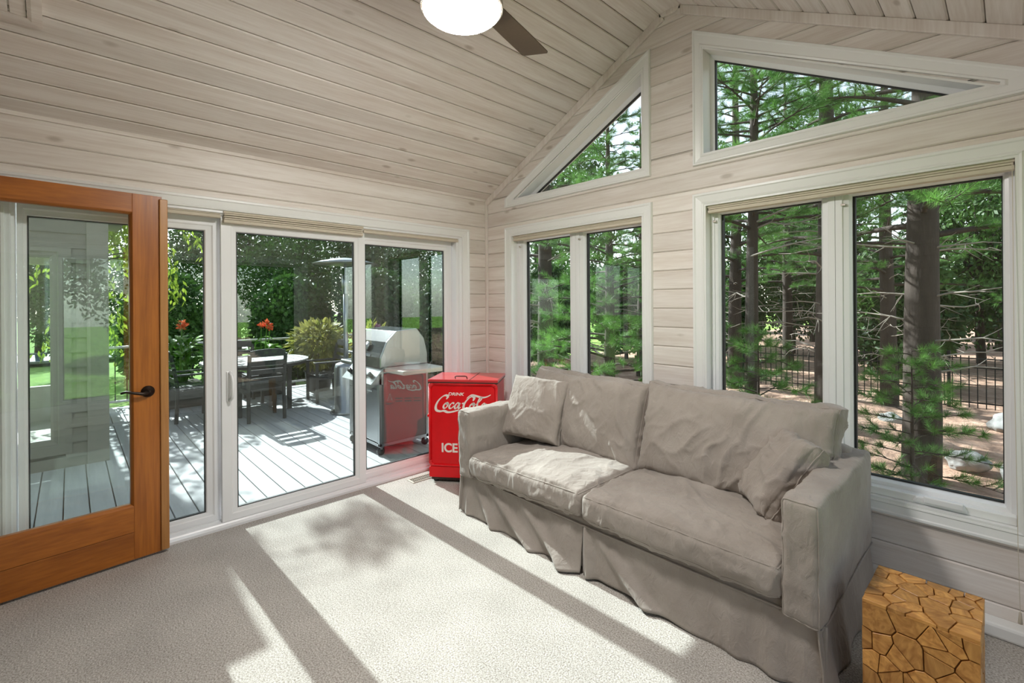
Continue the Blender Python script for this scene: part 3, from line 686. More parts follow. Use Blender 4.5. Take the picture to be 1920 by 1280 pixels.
SCRIPT = [
    ([(1.75, 1.55), (1.95, 1.95), (1.6, 2.2), (1.0, 1.95), (.4, 1.2), (.15, .35), (.35, -.3), (1.0, -.5), (1.7, -.42), (2.4, -.62), (3.3, -.5), (4.2, -.2)], .12, .34),
    (o_(1.35), .10, .26), (c_(2.35), .10, .26), (a_(3.3), .10, .26),
    ([(4.55, .85), (4.95, .98)], .18, .2),
    ([(6.35, 1.35), (6.5, 1.85), (6.1, 2.1), (5.5, 1.7), (5.0, .9), (4.95, .2), (5.35, -.05), (5.9, .15)], .12, .34),
    ([(5.2, 1.75), (5.9, 2.3), (6.9, 2.15), (7.8, 1.95), (8.6, 2.1), (9.2, 2.45)], .10, .30),
    (o_(5.85), .10, .26),
    ([(6.95, .75), (7.6, 1.45), (7.75, 1.95), (7.45, 1.85), (7.2, .9), (7.3, .1), (7.6, .1), (7.9, .4)], .10, .26),
    (a_(7.75), .10, .26)]
def coca(mp3, x0, z0, s):
    mb = MB()
    for P, a, b in SCRIPT: ribbon(mb, [(p[0]+p[1]*0.18, p[1]) for p in P], a*1.25, b*1.35, lambda u, z, d: mp3(x0+u*s, z0+z*s, d))
    return mb
def text_obj(body, size, mp3, name, mat, parent, sx=1.0, shear=0.0, bold=0.0):
    cu = bpy.data.curves.new(name, 'FONT'); cu.body = body; cu.size = size; cu.extrude = 0.0005; cu.shear = shear; cu.offset = bold
    tmp = bpy.data.objects.new(name, cu); link(tmp); bpy.context.view_layer.update()
    me = bpy.data.meshes.new_from_object(tmp); bpy.data.objects.remove(tmp)
    for v in me.vertices: v.co = mp3(v.co.x*sx, v.co.y, 0.0008+v.co.z)
    me.materials.clear(); me.materials.append(mat)
    o = bpy.data.objects.new(name, me); link(o); set_parent(o, parent, False); return o

# ------------------------------------------------------------------ red ice cooler
cl = thing('ice_cooler', 'vintage red metal soda ice chest with white lettering in the corner', 'cooler', (0.262, -0.859, 0.0), math.radians(38.5))
CW, CD = 0.575, 0.39
MB().box(0.008, CW-0.008, 0.008, CD, 0.045, 0.815).build('body', RED, cl, bevel=0.018, seg=3, world=False)
MB().box(0.02, CW-0.02, 0.02, CD-0.02, 0.02, 0.05).build('base', RUST, cl, world=False)
fr = lambda u, z, d: (u, 0.008-d, z)
ls = lambda u, z, d: (0.008-d, CD-u, z)
def rrect(a, b, c, d, r, n=5):
    out = []
    for cx_, cz_, a0 in ((b-r, d-r, 0), (a+r, d-r, 90), (a+r, c+r, 180), (b-r, c+r, 270)):
        for k in range(n+1):
            t = math.radians(a0+90*k/n); out.append((cx_+r*math.cos(t), cz_+r*math.sin(t)))
    return out
BPROF = [(0.0, 0.001), (0.15, 0.010), (0.5, 0.013), (0.8, 0.009), (1.0, 0.002)]
MB().ring(rrect(0.0, CW, 0.135, 0.815, 0.03), rrect(0.026, CW-0.026, 0.155, 0.789, 0.03), BPROF, fr, -0.004).build('front_border', RED_D, cl, smooth=True, world=False)
MB().prism(rrect(0.004, CW-0.004, 0.045, 0.132, 0.012), fr, -0.004, 0.006).build('kick_panel', RED, cl, bevel=0.003, world=False)
MB().ring(rrect(0.012, CD-0.012, 0.135, 0.815, 0.03), rrect(0.034, CD-0.034, 0.155, 0.793, 0.03), BPROF, ls, -0.004).build('side_border', RED_D, cl, smooth=True, world=False)
lid = MB().box(-0.004, CW+0.004, -0.004, CD+0.004, 0.818, 0.842).build('lid', mk('red_enamel_lid', (0.55, 0.02, 0.024), 0.32, coat=0.6, noise=(9, 0.2, (1, 1, 1))), cl, bevel=0.009, seg=3, world=False)
MB().box(-0.001, CW+0.001, -0.001, CD, 0.811, 0.820).build('lid_seal', RUST, cl, world=False)
MB().box(CW*0.60, CW*0.61, -0.002, CD, 0.8405, 0.8435).build('lid_seam', RUST, lid, world=False)
hp = [(0.215, 0.055, 0.842), (0.215, 0.045, 0.858), (0.228, 0.04, 0.864), (0.30, 0.04, 0.864), (0.313, 0.045, 0.858), (0.313, 0.055, 0.842)]
MB().tube(hp, 0.0045, 8).build('lid_handle', RUST, lid, smooth=True, world=False)
coca(fr, 0.052, 0.605, 0.0485).build('lettering', LETTER, cl, world=False)
text_obj('DRINK', 0.034, lambda x, y, z: fr(0.165+x, 0.712+y, z+0.0005), 'lettering', LETTER, cl, 1.25, 0.25, 0.0008)
text_obj('ICE', 0.10, lambda x, y, z: fr(0.105+x, 0.252+y, z+0.0005), 'lettering', LETTER, cl, 0.95, 0.0, 0.003)
coca(ls, 0.045, 0.665, 0.032).build('lettering', LETTER, cl, world=False)
for k in range(3):
    for j in range(2):
        MB().prism(rect(0.05+0.085*k, 0.115+0.085*k, 0.545+0.026*j, 0.552+0.026*j), ls, -0.002, 0.004).build('vent_slot', DARK, cl, world=False)
MB().prism(rrect(0.25, 0.36, 0.745, 0.805, 0.012), ls, 0.0, 0.006).build('name_plate', RED_D, cl, world=False)
for x, y in ((0.05, 0.05), (CW-0.05, 0.05), (0.05, CD-0.05), (CW-0.05, CD-0.05)):
    MB().lathe([(0.018, 0.0), (0.022, 0.006), (0.022, 0.022), (0.012, 0.03)], 14, (x, y, 0.0)).build('foot', DARK, cl, smooth=True, world=False)
op = thing('bottle_opener', 'red bottle-shaped opener hanging on white string from the cooler side', 'opener', (0.262, -0.859, 0.0), math.radians(38.5))
MB().tube([ls(0.335, 0.62, 0.002), ls(0.312, 0.55, 0.010)], 0.0016, 6).build('string', LETTER, op, world=False)
MB().tube([ls(0.335, 0.62, 0.002), ls(0.358, 0.55, 0.010)], 0.0016, 6).build('string', LETTER, op, world=False)
MB().tube([ls(0.295, 0.545, 0.014), ls(0.31, 0.543, 0.014), ls(0.345, 0.54, 0.014), ls(0.372, 0.538, 0.014)], [0.007, 0.011, 0.013, 0.010], 10).build('bottle', RED, op, smooth=True, world=False)

# ------------------------------------------------------------------ sofa
_cache = {}
def unit_box(nx, ny, nz):
    key = (nx, ny, nz)
    if key in _cache: return _cache[key]
    V = []; F = []; idx = {}
    def vid(p):
        k = tuple(int(round(c*4096)) for c in p)
        if k not in idx: idx[k] = len(V); V.append(p)
        return idx[k]
    def face(fn, na, nb, flip):
        for i in range(na):
            for j in range(nb):
                q = [vid(fn(-1+2*(i+a)/na, -1+2*(j+b)/nb)) for a, b in ((0, 0), (1, 0), (1, 1), (0, 1))]
                F.append(q[::-1] if flip else q)
    for s in (-1, 1):
        face(lambda a, b: (a, b, s), nx, ny, s < 0); face(lambda a, b: (a, s, b), nx, nz, s > 0); face(lambda a, b: (s, a, b), ny, nz, s < 0)
    _cache[key] = (np.array(V, float), np.array(F, np.int32)); return _cache[key]

def soft_fn(h, r, puff=(0, 0, 0), wr=0.005, seed=0, wscale=(6, 6, 6), ear=0.0, sag=None, rot=0.0):
    h = np.array(h, float)
    def f(U):
        U = np.asarray(U, float); P = U*h; q = np.clip(P, -(h-r), h-r); d = P-q; n = np.linalg.norm(d, axis=1, keepdims=True)
        pos = q + np.where(n > 1e-9, d/np.maximum(n, 1e-9)*np.minimum(r, np.maximum(np.abs(d).max(1, keepdims=True), 0)), 0)
        w = 1-U**2
        for ax in range(3):
            o = [a for a in range(3) if a != ax]
            pos[:, ax] += U[:, ax]*puff[ax]*np.sqrt(np.clip(w[:, o[0]], 0, 1))*np.sqrt(np.clip(w[:, o[1]], 0, 1))
        if ear:
            e = (np.abs(U[:, 0])*np.abs(U[:, 2]))**6
            pos[:, 0] += np.sign(U[:, 0])*ear*e; pos[:, 2] += np.sign(U[:, 2])*ear*e
        if sag is not None: pos = sag(pos, U)
        D = U**5; D /= np.maximum(np.linalg.norm(D, axis=1, keepdims=True), 1e-9)
        S = np.array(wscale, float)
        ca, sa = math.cos(rot), math.sin(rot); Q = pos.copy(); a_, b_ = (0, 1) if h[2] < h[1] else (0, 2)
        Q[:, a_], Q[:, b_] = ca*pos[:, a_]+sa*pos[:, b_], -sa*pos[:, a_]+ca*pos[:, b_]
        Q = Q*S; Q = Q + 0.7*np.stack([gnoise(pos*4+k*9.7, 1.0, seed+5) for k in range(3)], 1)
        w1 = (1-np.abs(gnoise(Q, 1.0, seed)))**6; w2 = (1-np.abs(gnoise(Q*2.1+5.1, 1.0, seed+1)))**6; w3 = gnoise(pos*3.0, 1.0, seed+2)
        return pos + D*(wr*(w1*1.5+w2*0.7-0.55+w3*0.7))[:, None]
    return f
def soft_obj(name, h, r, xf, parent, n=(30, 24, 10), mat=None, **kw):
    f = soft_fn(h, r, **kw); V, F = unit_box(*n); P = f(V)
    T = np.array(xf.to_3x3()); P = P @ T.T + np.array(xf.translation)
    return np_mesh(name, P, F, mat or FABRIC, parent, smooth=True), (lambda U: (f(U) @ T.T + np.array(xf.translation)))
def edge_loop(axis, sgn, n=24, plane=(0, 1)):
    a, b = plane; out = []
    for (p, q) in (((-1, -1), (1, -1)), ((1, -1), (1, 1)), ((1, 1), (-1, 1)), ((-1, 1), (-1, -1))):
        for k in range(n):
            t = k/n; u = [0, 0, 0]; u[a] = p[0]+(q[0]-p[0])*t; u[b] = p[1]+(q[1]-p[1])*t; u[axis] = sgn; out.append(u)
    return out
def piping(fn, loops, parent, r=0.004):
    for L in loops:
        pts = fn(np.array(L, float)); MB().tube([tuple(p) for p in pts], r, 6, closed=True).build('piping', FABRIC, parent, smooth=True)

sofa = thing('sofa', 'two-seat sofa in a loose grey linen slipcover under the gable windows', 'sofa', (1.96, -0.55, 0))
I3 = Matrix.Identity(3)
def xf(c, rx=0, ry=0, rz=0): m = Euler((math.radians(rx), math.radians(ry), math.radians(rz))).to_matrix().to_4x4(); m.translation = Vector(c); return m
base, _ = soft_obj('base', (1.06, 0.42, 0.145), 0.03, xf((1.96, -0.545, 0.16)), sofa, (50, 20, 8), wr=0.003, seed=3)
bk, _ = soft_obj('back', (1.03, 0.075, 0.36), 0.04, xf((1.96, -0.175, 0.38)), sofa, (50, 6, 20), wr=0.004, seed=5)
for nm, cx_, sd_ in (('arm', 0.936, 11), ('arm', 2.984, 14)):
    a, fn = soft_obj(nm, (0.066, 0.465, 0.228), 0.022, xf((cx_, -0.545, 0.487)), sofa, (10, 40, 22), wr=0.006, seed=sd_, wscale=(9, 3, 3), puff=(0.006, 0.004, 0.004))
    piping(fn, [edge_loop(1, -1, 20, (0, 2))], a, 0.0035)
for k, (x0, x1) in enumerate(((1.0, 1.948), (1.952, 2.918))):
    hw = (x1-x0)/2; tilt = 1.6 if k == 0 else 0.2
    c, fn = soft_obj('seat_cushion', (hw, 0.355, 0.066), 0.03, xf(((x0+x1)/2, -0.665, 0.368 if k == 0 else 0.375), 0, -tilt, 0), sofa, (100, 76, 9), puff=(0.008, 0.006, 0.045), wr=0.0072, seed=21+k*9, wscale=(6.5, 2.4, 4), rot=0.5 if k else -0.5)
    piping(fn, [edge_loop(2, 1, 26, (0, 1)), edge_loop(2, -1, 26, (0, 1))], c, 0.0036)
for k, (x0, x1, rz) in enumerate(((0.985, 1.962, 0.0), (1.955, 2.975, 0.0))):
    hw = (x1-x0)/2-0.005
    c, fn = soft_obj('back_cushion', (hw, 0.075, 0.265), 0.05, xf(((x0+x1)/2, -0.335, 0.672+0.006*k), -17, 0.5 if k else 1.2, rz), sofa, (100, 12, 62), puff=(0.0, 0.085, 0.012), wr=0.010, seed=41+k*5, wscale=(5.2, 4, 2.2), ear=0.02, rot=-0.5 if k else 0.35)
    piping(fn, [edge_loop(1, -1, 24, (0, 2))], c, 0.0032)

def skirt(name, x0, x1, folds, ybase, nx, axis='x', flip=1, zt=0.262, flare=0.02):
    nz = 22; us = np.linspace(x0, x1, nx); ts = np.linspace(0, 1, nz); U, T = np.meshgrid(us, ts); U = U.ravel(); T = T.ravel()
    D = flare*T + sum(A*T**p*np.exp(-((U-(c+s*T))/w)**2) for c, s, w, A, p in folds)
    P3 = np.stack([U*7, T*1.2, np.zeros_like(U)], 1); D = D + 0.006*T*vnoise(P3, 1.0, 77) + 0.003*vnoise(P3, 3.0, 78)*T
    Z = zt*(1-T)+0.004*T + 0.008*T*T*(vnoise(np.stack([U*3, U*0, U*0], 1), 1.0, 79)+0.6)
    out = ybase - flip*D
    th = 0.006
    if axis == 'x': Pf = np.stack([U, out, Z], 1); Pb = np.stack([U, out+flip*th, Z], 1)
    else: Pf = np.stack([out, U, Z], 1); Pb = np.stack([out+flip*th, U, Z], 1)
    V = np.concatenate([Pf, Pb]); n = len(Pf); F = []
    for i in range(nz-1):
        for j in range(nx-1):
            a = i*nx+j; F.append((a, a+1, a+nx+1, a+nx)); F.append((n+a, n+a+nx, n+a+nx+1, n+a+1))
    rim = [(i*nx, (i+1)*nx) for i in range(nz-1)] + [((i+1)*nx+nx-1, i*nx+nx-1) for i in range(nz-1)] + [(j+1, j) for j in range(nx-1)] + [((nz-1)*nx+j, (nz-1)*nx+j+1) for j in range(nx-1)]
    F += [(a, b, b+n, a+n) for a, b in rim]
    o = np_mesh(name, V, np.array(F), FABRIC, sofa, smooth=True)
    return o
s1 = skirt('skirt', 0.862, 1.936, [(0.93, 0.02, 0.035, 0.022, 0.5), (0.99, 0.24, 0.045, 0.045, 0.9), (1.12, 0.46, 0.055, 0.05, 0.8), (1.42, 0.42, 0.06, 0.05, 0.9), (1.80, 0.05, 0.10, 0.035, 0.4)], -0.968, 130)
s2 = skirt('skirt', 1.944, 3.062, [(1.965, 0.03, 0.03, 0.04, 0.4), (2.0, 0.34, 0.06, 0.055, 0.8), (2.30, 0.25, 0.10, 0.02, 1.2), (2.72, 0.03, 0.05, 0.02, 1), (2.86, 0.03, 0.05, 0.03, 1), (2.98, 0.02, 0.035, 0.02, 1)], -0.968, 130)
s3 = skirt('skirt', -1.0, -0.085, [(-0.95, 0.03, 0.05, 0.03, 1), (-0.7, 0.0, 0.07, 0.02, 1), (-0.4, 0.0, 0.07, 0.02, 1)], 3.040, 60, axis='y', flip=-1)
s4 = skirt('skirt', -1.0, -0.085, [(-0.9, 0.03, 0.05, 0.02, 1), (-0.5, 0.0, 0.07, 0.02, 1)], 0.878, 60, axis='y', flip=1)
MB().tube([(0.87, -0.974, 0.266), (1.4, -0.976, 0.262), (1.94, -0.975, 0.258), (2.5, -0.977, 0.262), (2.92, -0.976, 0.268), (3.0, -0.99, 0.255), (3.045, -0.985, 0.248), (3.054, -0.9, 0.256), (3.052, -0.5, 0.262), (3.05, -0.1, 0.264)], 0.0045, 6).build('piping', FABRIC, s2, smooth=True)
MB().box(1.931, 1.949, -0.962, -0.955, 0.01, 0.258).build('pleat_backing', FABRIC, sofa)

# throw pillows
def pillow(name, label, c, u, v, hw, hh, th, seed, wr=0.008, group=None):
    u = Vector(u).normalized(); v = Vector(v); v = (v-u*v.dot(u)).normalized(); n = u.cross(v)
    Mx = Matrix((u, -n, v)).transposed().to_4x4() if False else Matrix((u, n*-1, v)).transposed().to_4x4(); Mx.translation = Vector(c)
    t = thing(name, label, 'pillow', (c[0], c[1], c[2]-hh))
    o, fn = soft_obj('cover', (hw, th, hh), min(0.04, th*0.9), Mx, t, (54, 10, 54), puff=(-0.012, 0.06, -0.012), wr=wr, seed=seed, wscale=(7, 6, 3), ear=0.012, rot=0.6)
    piping(fn, [edge_loop(1, 0, 24, (0, 2))], o, 0.003)
    return t
pillow('throw_pillow', 'square grey linen pillow half in sunlight at the cooler end of the sofa', (1.175, -0.535, 0.695), (0.44, 0.13, -0.02), (-0.12, 0.42, 0.90), 0.224, 0.224, 0.035, 61, wr=0.006)
pillow('throw_pillow', 'slumped grey linen pillow crumpled against the sofa arm beside the side table', (2.742, -0.475, 0.628), (0.62, -0.78, 0.02), (0.36, 0.44, 0.80), 0.205, 0.205, 0.05, 67, wr=0.011)

# ------------------------------------------------------------------ teak mosaic stool
def voronoi_cells(w, h, n, seed):
    r = random.Random(seed); P = []
    tries = 0
    while len(P) < n and tries < 4000:
        p = (r.uniform(0, w), r.uniform(0, h)); tries += 1
        if all(math.hypot(p[0]-q[0], (p[1]-q[1])*1.15) > 0.40*math.sqrt(w*h/n) for q in P): P.append(p)
    cells = []
    for i, p in enumerate(P):
        poly = [(0, 0), (w, 0), (w, h), (0, h)]
        for j, q in enumerate(P):
            if i == j: continue
            mx, my = (p[0]+q[0])/2, (p[1]+q[1])/2; nx, ny = q[0]-p[0], q[1]-p[1]; new = []
            for k in range(len(poly)):
                a, b = poly[k], poly[(k+1) % len(poly)]; da = (a[0]-mx)*nx+(a[1]-my)*ny; db = (b[0]-mx)*nx+(b[1]-my)*ny
                if da <= 0: new.append(a)
                if da*db < 0: t = da/(da-db); new.append((a[0]+(b[0]-a[0])*t, a[1]+(b[1]-a[1])*t))
            poly = new
        cells.append((p, poly))
    return cells
SX0, SX1, SY0, SY1, SH = 3.165, 3.462, -0.975, -0.675, 0.425
st = thing('side_table', 'cube side table faced with irregular teak offcuts beside the sofa', 'side table', ((SX0+SX1)/2, (SY0+SY1)/2, 0))
MB().box(SX0+0.012, SX1-0.012, SY0+0.012, SY1-0.012, 0.0, SH-0.012).build('core', mk('teak_core', (0.34, 0.15, 0.04), 0.8), st)
w_, d_ = SX1-SX0, SY1-SY0
faces = [('top', w_, d_, 30, lambda u, v, d: (SX0+u, SY0+v, SH-d)), ('front', w_, SH-0.012, 34, lambda u, v, d: (SX0+u, SY0+d, v)),
         ('left', d_-0.024, SH-0.012, 30, lambda u, v, d: (SX0+d, SY0+0.012+u, v)), ('right', d_-0.024, SH-0.012, 24, lambda u, v, d: (SX1-d, SY0+0.012+u, v)), ('rear', w_, SH-0.012, 20, lambda u, v, d: (SX0+u, SY1-d, v))]
rr = random.Random(5)
for nm, w, h, n, mp in faces:
    for p, poly in voronoi_cells(w, h, n, sum(map(ord, nm))):
        cx_ = sum(q[0] for q in poly)/len(poly); cz_ = sum(q[1] for q in poly)/len(poly); pl = []
        for q in poly:
            d = math.hypot(q[0]-cx_, q[1]-cz_); k = max(0.0, (d-0.0023)/d); 
            onb = q[0] < 1e-6 or q[0] > w-1e-6 or q[1] < 1e-6 or q[1] > h-1e-6
            pl.append((cx_+(q[0]-cx_)*k, cz_+(q[1]-cz_)*k))
        dz = rr.uniform(0.0, 0.0025)
        MB().prism(pl, mp, dz, 0.014).build('wood_piece', TEAK, st, bevel=0.0012, seg=1)
# ================================================================== outside
DZ, GZ = -0.10, -0.60
gr = np_mesh('lawn', [(-90, -60, GZ-0.14), (60, -60, GZ-0.14), (60, 80, GZ-0.14), (-90, 80, GZ-0.14)], [(0, 1, 2, 3)], GRASS)
tag(gr, 'bright green mown lawn beyond the deck railing', 'lawn', kind='structure')
def duff():
    nx, ny = 90, 90; xs = np.linspace(-9, 30, nx); ys = np.linspace(0.16, 60, ny)**1.0; X, Y = np.meshgrid(xs, ys); X = X.ravel(); Y = Y.ravel()
    Z = GZ + 0.05*vnoise(np.stack([X, Y, X*0], 1), 0.6, 3) + 0.02*vnoise(np.stack([X, Y, X*0], 1), 2.3, 4)
    edge = np.clip(np.minimum(np.minimum(X+9, 30-X), np.minimum(Y+1.0, 60-Y))/1.0, 0, 1); Z = (GZ-0.16)*(1-edge)+Z*edge
    F = [(i*nx+j, i*nx+j+1, (i+1)*nx+j+1, (i+1)*nx+j) for i in range(ny-1) for j in range(nx-1)]
    o = np_mesh('ground', np.stack([X, Y, Z], 1), F, DUFF, smooth=True)
    tag(o, 'reddish-brown pine needle litter under the trees', 'ground', kind='structure')
duff()
# deck
deck = thing('deck', 'grey composite plank deck outside the sliding door', 'deck', (-3, -1, DZ), kind='structure')
k = 0; y = -4.38
while y < 1.9:
    x1 = -0.165; x0 = -4.44 if y > -2.75 else -2.72
    MB().plank(y+0.003, y+0.147, x0, x0, x1, x1, lambda u, z, d: (u, z, DZ-d), c=0.003, th=0.025).build('deck_board', DECKM, deck)
    if y > -2.75: MB().plank(y+0.003, y+0.147, -5.72, -5.72, -4.60, -4.60, lambda u, z, d: (u, z, DZ-d), c=0.003, th=0.025).build('deck_board', DECKM, deck)
    y += 0.15
for x in (-4.595, -5.87): MB().box(x, x+0.145, -2.7, 1.9, DZ-0.025, DZ).build('border_board', DECKM, deck, bevel=0.003)
MB().box(-5.86, -0.17, -4.38, 1.89, DZ-0.20, DZ-0.03).build('joist_frame', GROOVE, deck)
# railing
rl = thing('deck_railing', 'metal deck railing with a pale top rail and thin dark balusters', 'railing', (-5.80, -0.4, DZ))
MB().box(-5.835, -5.765, -2.7, 1.9, 0.80, 0.835).build('top_rail', RAILM, rl, bevel=0.008)
MB().box(-5.82, -5.78, -2.7, 1.9, -0.02, 0.01).build('bottom_rail', RAILM, rl, bevel=0.005)
y = -2.63
while y < 1.9:
    MB().box(-5.807, -5.793, y-0.007, y+0.007, 0.01, 0.80).build('baluster', IRON, rl); y += 0.14
for yy in (-2.68, -0.9, 0.9): MB().box(-5.84, -5.76, yy-0.04, yy+0.04, DZ, 0.80).build('post', IRON, rl)

# house wing with lap siding
WX = -2.75
wg = thing('house_wing', 'taupe lap-sided wing of the house seen through the open door glass', 'house', (-4.0, -3.9, DZ), kind='structure')
wmp = lambda u, z, d: (WX-d, u, z)
zz = DZ+0.10; WY0 = -5.2
MB().prism(rect(WY0, -2.705, DZ-0.02, DZ+0.10), wmp, -0.012, 0.05).build('skirt_board', TAUPE, wg)
while zz < 2.55:
    segs = [(WY0, -2.865)] if zz+0.145 < 0.06 or zz > 2.02 else [(WY0, -4.12), (-3.02, -2.865)]
    for a, b in segs:
        mb = MB(); vs = [wmp(a, zz-0.012, -0.028), wmp(b, zz-0.012, -0.028), wmp(b, zz+0.145, 0.0), wmp(a, zz+0.145, 0.0), wmp(a, zz-0.012, 0.02), wmp(b, zz-0.012, 0.02), wmp(b, zz+0.145, 0.02), wmp(a, zz+0.145, 0.02)]
        mb.add(vs, [(0, 1, 2, 3), (7, 6, 5, 4), (0, 4, 5, 1), (1, 5, 6, 2), (2, 6, 7, 3), (3, 7, 4, 0)]).build('siding_board', SIDING, wg)
    zz += 0.145
MB().prism(rect(-2.865, -2.70, DZ, 2.55), wmp, -0.036, 0.03).build('corner_board', TAUPE, wg, bevel=0.003)
MB().box(-5.3, WX-0.03, -2.76, -2.70, DZ, 2.55).build('wall', SIDING, wg)
for a, b, c, d in ((WY0, -4.12, DZ, 2.55), (-3.02, -2.76, DZ, 2.55), (-4.12, -3.02, DZ, 0.08), (-4.12, -3.02, 2.02, 2.55)):
    MB().prism(rect(a, b, c, d), wmp, 0.02, 0.10).build('wall', SIDING, wg)
for a, b, c, d in ((WY0, -4.05, DZ, 2.55), (-3.15, -2.76, DZ, 2.55), (-4.05, -3.15, DZ, 0.4), (-4.05, -3.15, 2.0, 2.55)):
    MB().prism(rect(a, b, c, d), lambda u, z, e: (-5.2-e, u, z), 0.0, 0.10).build('wall', PLASTER, wg)
MB().box(-5.3, WX-0.1, WY0, -2.76, DZ-0.05, DZ+0.05).build('floor_slab', PLASTER, wg)
MB().box(-5.6, WX+0.35, WY0, -2.45, 2.55, 2.70).build('eave', TAUPE, wg, bevel=0.01)
ww = thing('window_6', 'taupe-trimmed window in the house wing wall', 'window', (WX, -3.57, 0.1), kind='structure')
O, I = rect(-4.17, -2.975, 0.03, 2.07), rect(-4.07, -3.075, 0.13, 1.97)
for i in range(4): MB().ringside(O, I, i, [(0.0, -0.02), (0.9, -0.024), (1.0, -0.016)], wmp, 0.03).build('casing', TAUPE, ww)
I2 = rect(-4.02, -3.125, 0.18, 1.92); s = MB().ring(I, I2, [(0.0, -0.006), (0.6, 0.0), (1.0, 0.012)], wmp, 0.05).build('sash', TAUPE, ww)
MB().prism(I2, wmp, 0.022, 0.027).build('pane', GLASS, s)

# patio heater
ht = thing('patio_heater', 'stainless mushroom patio heater standing beside the grill', 'heater', (-3.05, -0.09, DZ))
HC = (-3.05, -0.09, 0)
MB().lathe([(0.22, DZ), (0.22, DZ+0.03), (0.16, DZ+0.06), (0.16, 0.55), (0.14, 0.60), (0.05, 0.63)], 28, HC).build('base', STEEL, ht, smooth=True)
MB().lathe([(0.034, 0.62), (0.034, 1.62)], 16, HC).build('pole', STEEL, ht, smooth=True)
MB().lathe([(0.036, 1.60), (0.045, 1.61), (0.045, 1.68), (0.05, 1.69), (0.05, 1.86), (0.02, 1.87), (0.02, 2.06)], 20, HC).build('burner', STEEL, ht, smooth=True)
MB().lathe([(0.44, 2.03), (0.445, 2.035), (0.30, 2.075), (0.16, 2.105), (0.08, 2.115), (0.02, 2.12)], 40, HC).build('reflector', STEEL, ht, smooth=True)

# gas grill
gl = thing('gas_grill', 'stainless gas grill with dark lid on casters outside the door', 'grill', (-1.25, -0.40, DZ))
gx0, gx1, gy0, gy1 = -1.60, -0.90, -0.69, -0.10
for yy in (gy0, gy1-0.03):
    for xx in (gx0, gx1-0.03): MB().box(xx, xx+0.03, yy, yy+0.03, DZ+0.09, 0.74).build('post', STEEL, gl, bevel=0.003)
MB().box(gx1-0.022, gx1-0.008, gy0+0.03, gy1-0.03, DZ+0.12, 0.74).build('side_panel', GRILLSIDE, gl)
MB().box(gx0+0.008, gx0+0.022, gy0+0.03, gy1-0.03, DZ+0.12, 0.74).build('side_panel', GRILLSIDE, gl)
MB().box(gx0+0.03, gx1-0.03, gy1-0.025, gy1-0.012, DZ+0.12, 0.74).build('rear_panel', STEEL_D, gl)
MB().box(gx0, gx1, gy0, gy1, DZ+0.09, DZ+0.12).build('bottom_shelf', STEEL, gl)
for x0_, x1_ in ((gx0+0.035, -1.255), (-1.245, gx1-0.035)):
    dr = MB().box(x0_, x1_, gy0+0.002, gy0+0.018, DZ+0.13, 0.62).build('cabinet_door', STEEL, gl, bevel=0.004)
    MB().tube([(x0_+0.06, gy0-0.03, 0.56), (x1_-0.06, gy0-0.03, 0.56)], 0.010, 8).build('handle', STEEL, dr, smooth=True)
cp = MB().add([(gx0, gy0-0.09, 0.64), (gx1, gy0-0.09, 0.64), (gx1, gy0+0.05, 0.80), (gx0, gy0+0.05, 0.80), (gx0, gy0+0.05, 0.62), (gx1, gy0+0.05, 0.62)], [(0, 1, 2, 3), (0, 4, 5, 1), (3, 2, 5, 4), (0, 3, 4), (1, 5, 2)]).build('control_panel', STEEL, gl, bevel=0.004)
for k in range(4):
    x = gx0+0.11+0.16*k; c = Vector((x, gy0-0.03, 0.715)); n = Vector((0, -0.75, 0.66)); MB().tube([c, c+n*0.035], 0.024, 14).build('knob', STEEL_D, cp, smooth=True)
MB().box(gx0, gx1, gy0+0.05, gy1, 0.74, 0.80).build('firebox', STEEL, gl, bevel=0.005)
HP = [(gy0+0.02, 0.80), (gy0+0.02, 0.90), (gy0+0.09, 1.06), (gy0+0.20, 1.17), (gy1-0.14, 1.19), (gy1-0.05, 1.08), (gy1-0.01, 0.92), (gy1-0.01, 0.80)]
hood = MB().prism(HP, lambda u, z, d: (d, u, z), gx0+0.03, gx1-0.03).build('lid', STEEL_D, gl, bevel=0.004)
for xe in (gx0, gx1-0.03): MB().prism(HP, lambda u, z, d: (d, u, z), xe, xe+0.03).build('lid_end', STEEL, hood, bevel=0.006)
MB().tube([(gx0+0.1, gy0-0.045, 0.93), (gx1-0.1, gy0-0.045, 0.93)], 0.014, 10).build('lid_handle', STEEL, hood, smooth=True)
MB().lathe([(0.0, 0.0), (0.05, 0.0), (0.05, 0.02), (0.0, 0.024)], 20, (0, 0, 0)).build('gauge', STEEL, hood, smooth=True).matrix_local = Matrix.Translation((-1.25, gy0+0.05, 1.0)) @ Euler((math.radians(66), 0, 0)).to_matrix().to_4x4()
MB().box(gx1, gx1+0.38, gy0+0.06, gy1-0.02, 0.755, 0.80).build('side_shelf', SHELFM, gl, bevel=0.012)
MB().box(gx0-0.38, gx0, gy0+0.06, gy1-0.02, 0.755, 0.80).build('side_shelf', STEEL, gl, bevel=0.012)
for x in (gx0+0.03, gx1-0.03):
    for yy in (gy0+0.03, gy1-0.03):
        MB().tube([(x-0.015, yy, DZ+0.04), (x+0.015, yy, DZ+0.04)], 0.040, 16).build('caster', STEEL_D, gl, smooth=True)
        MB().box(x-0.02, x+0.02, yy-0.012, yy+0.012, DZ+0.06, DZ+0.10).build('caster_fork', STEEL, gl)

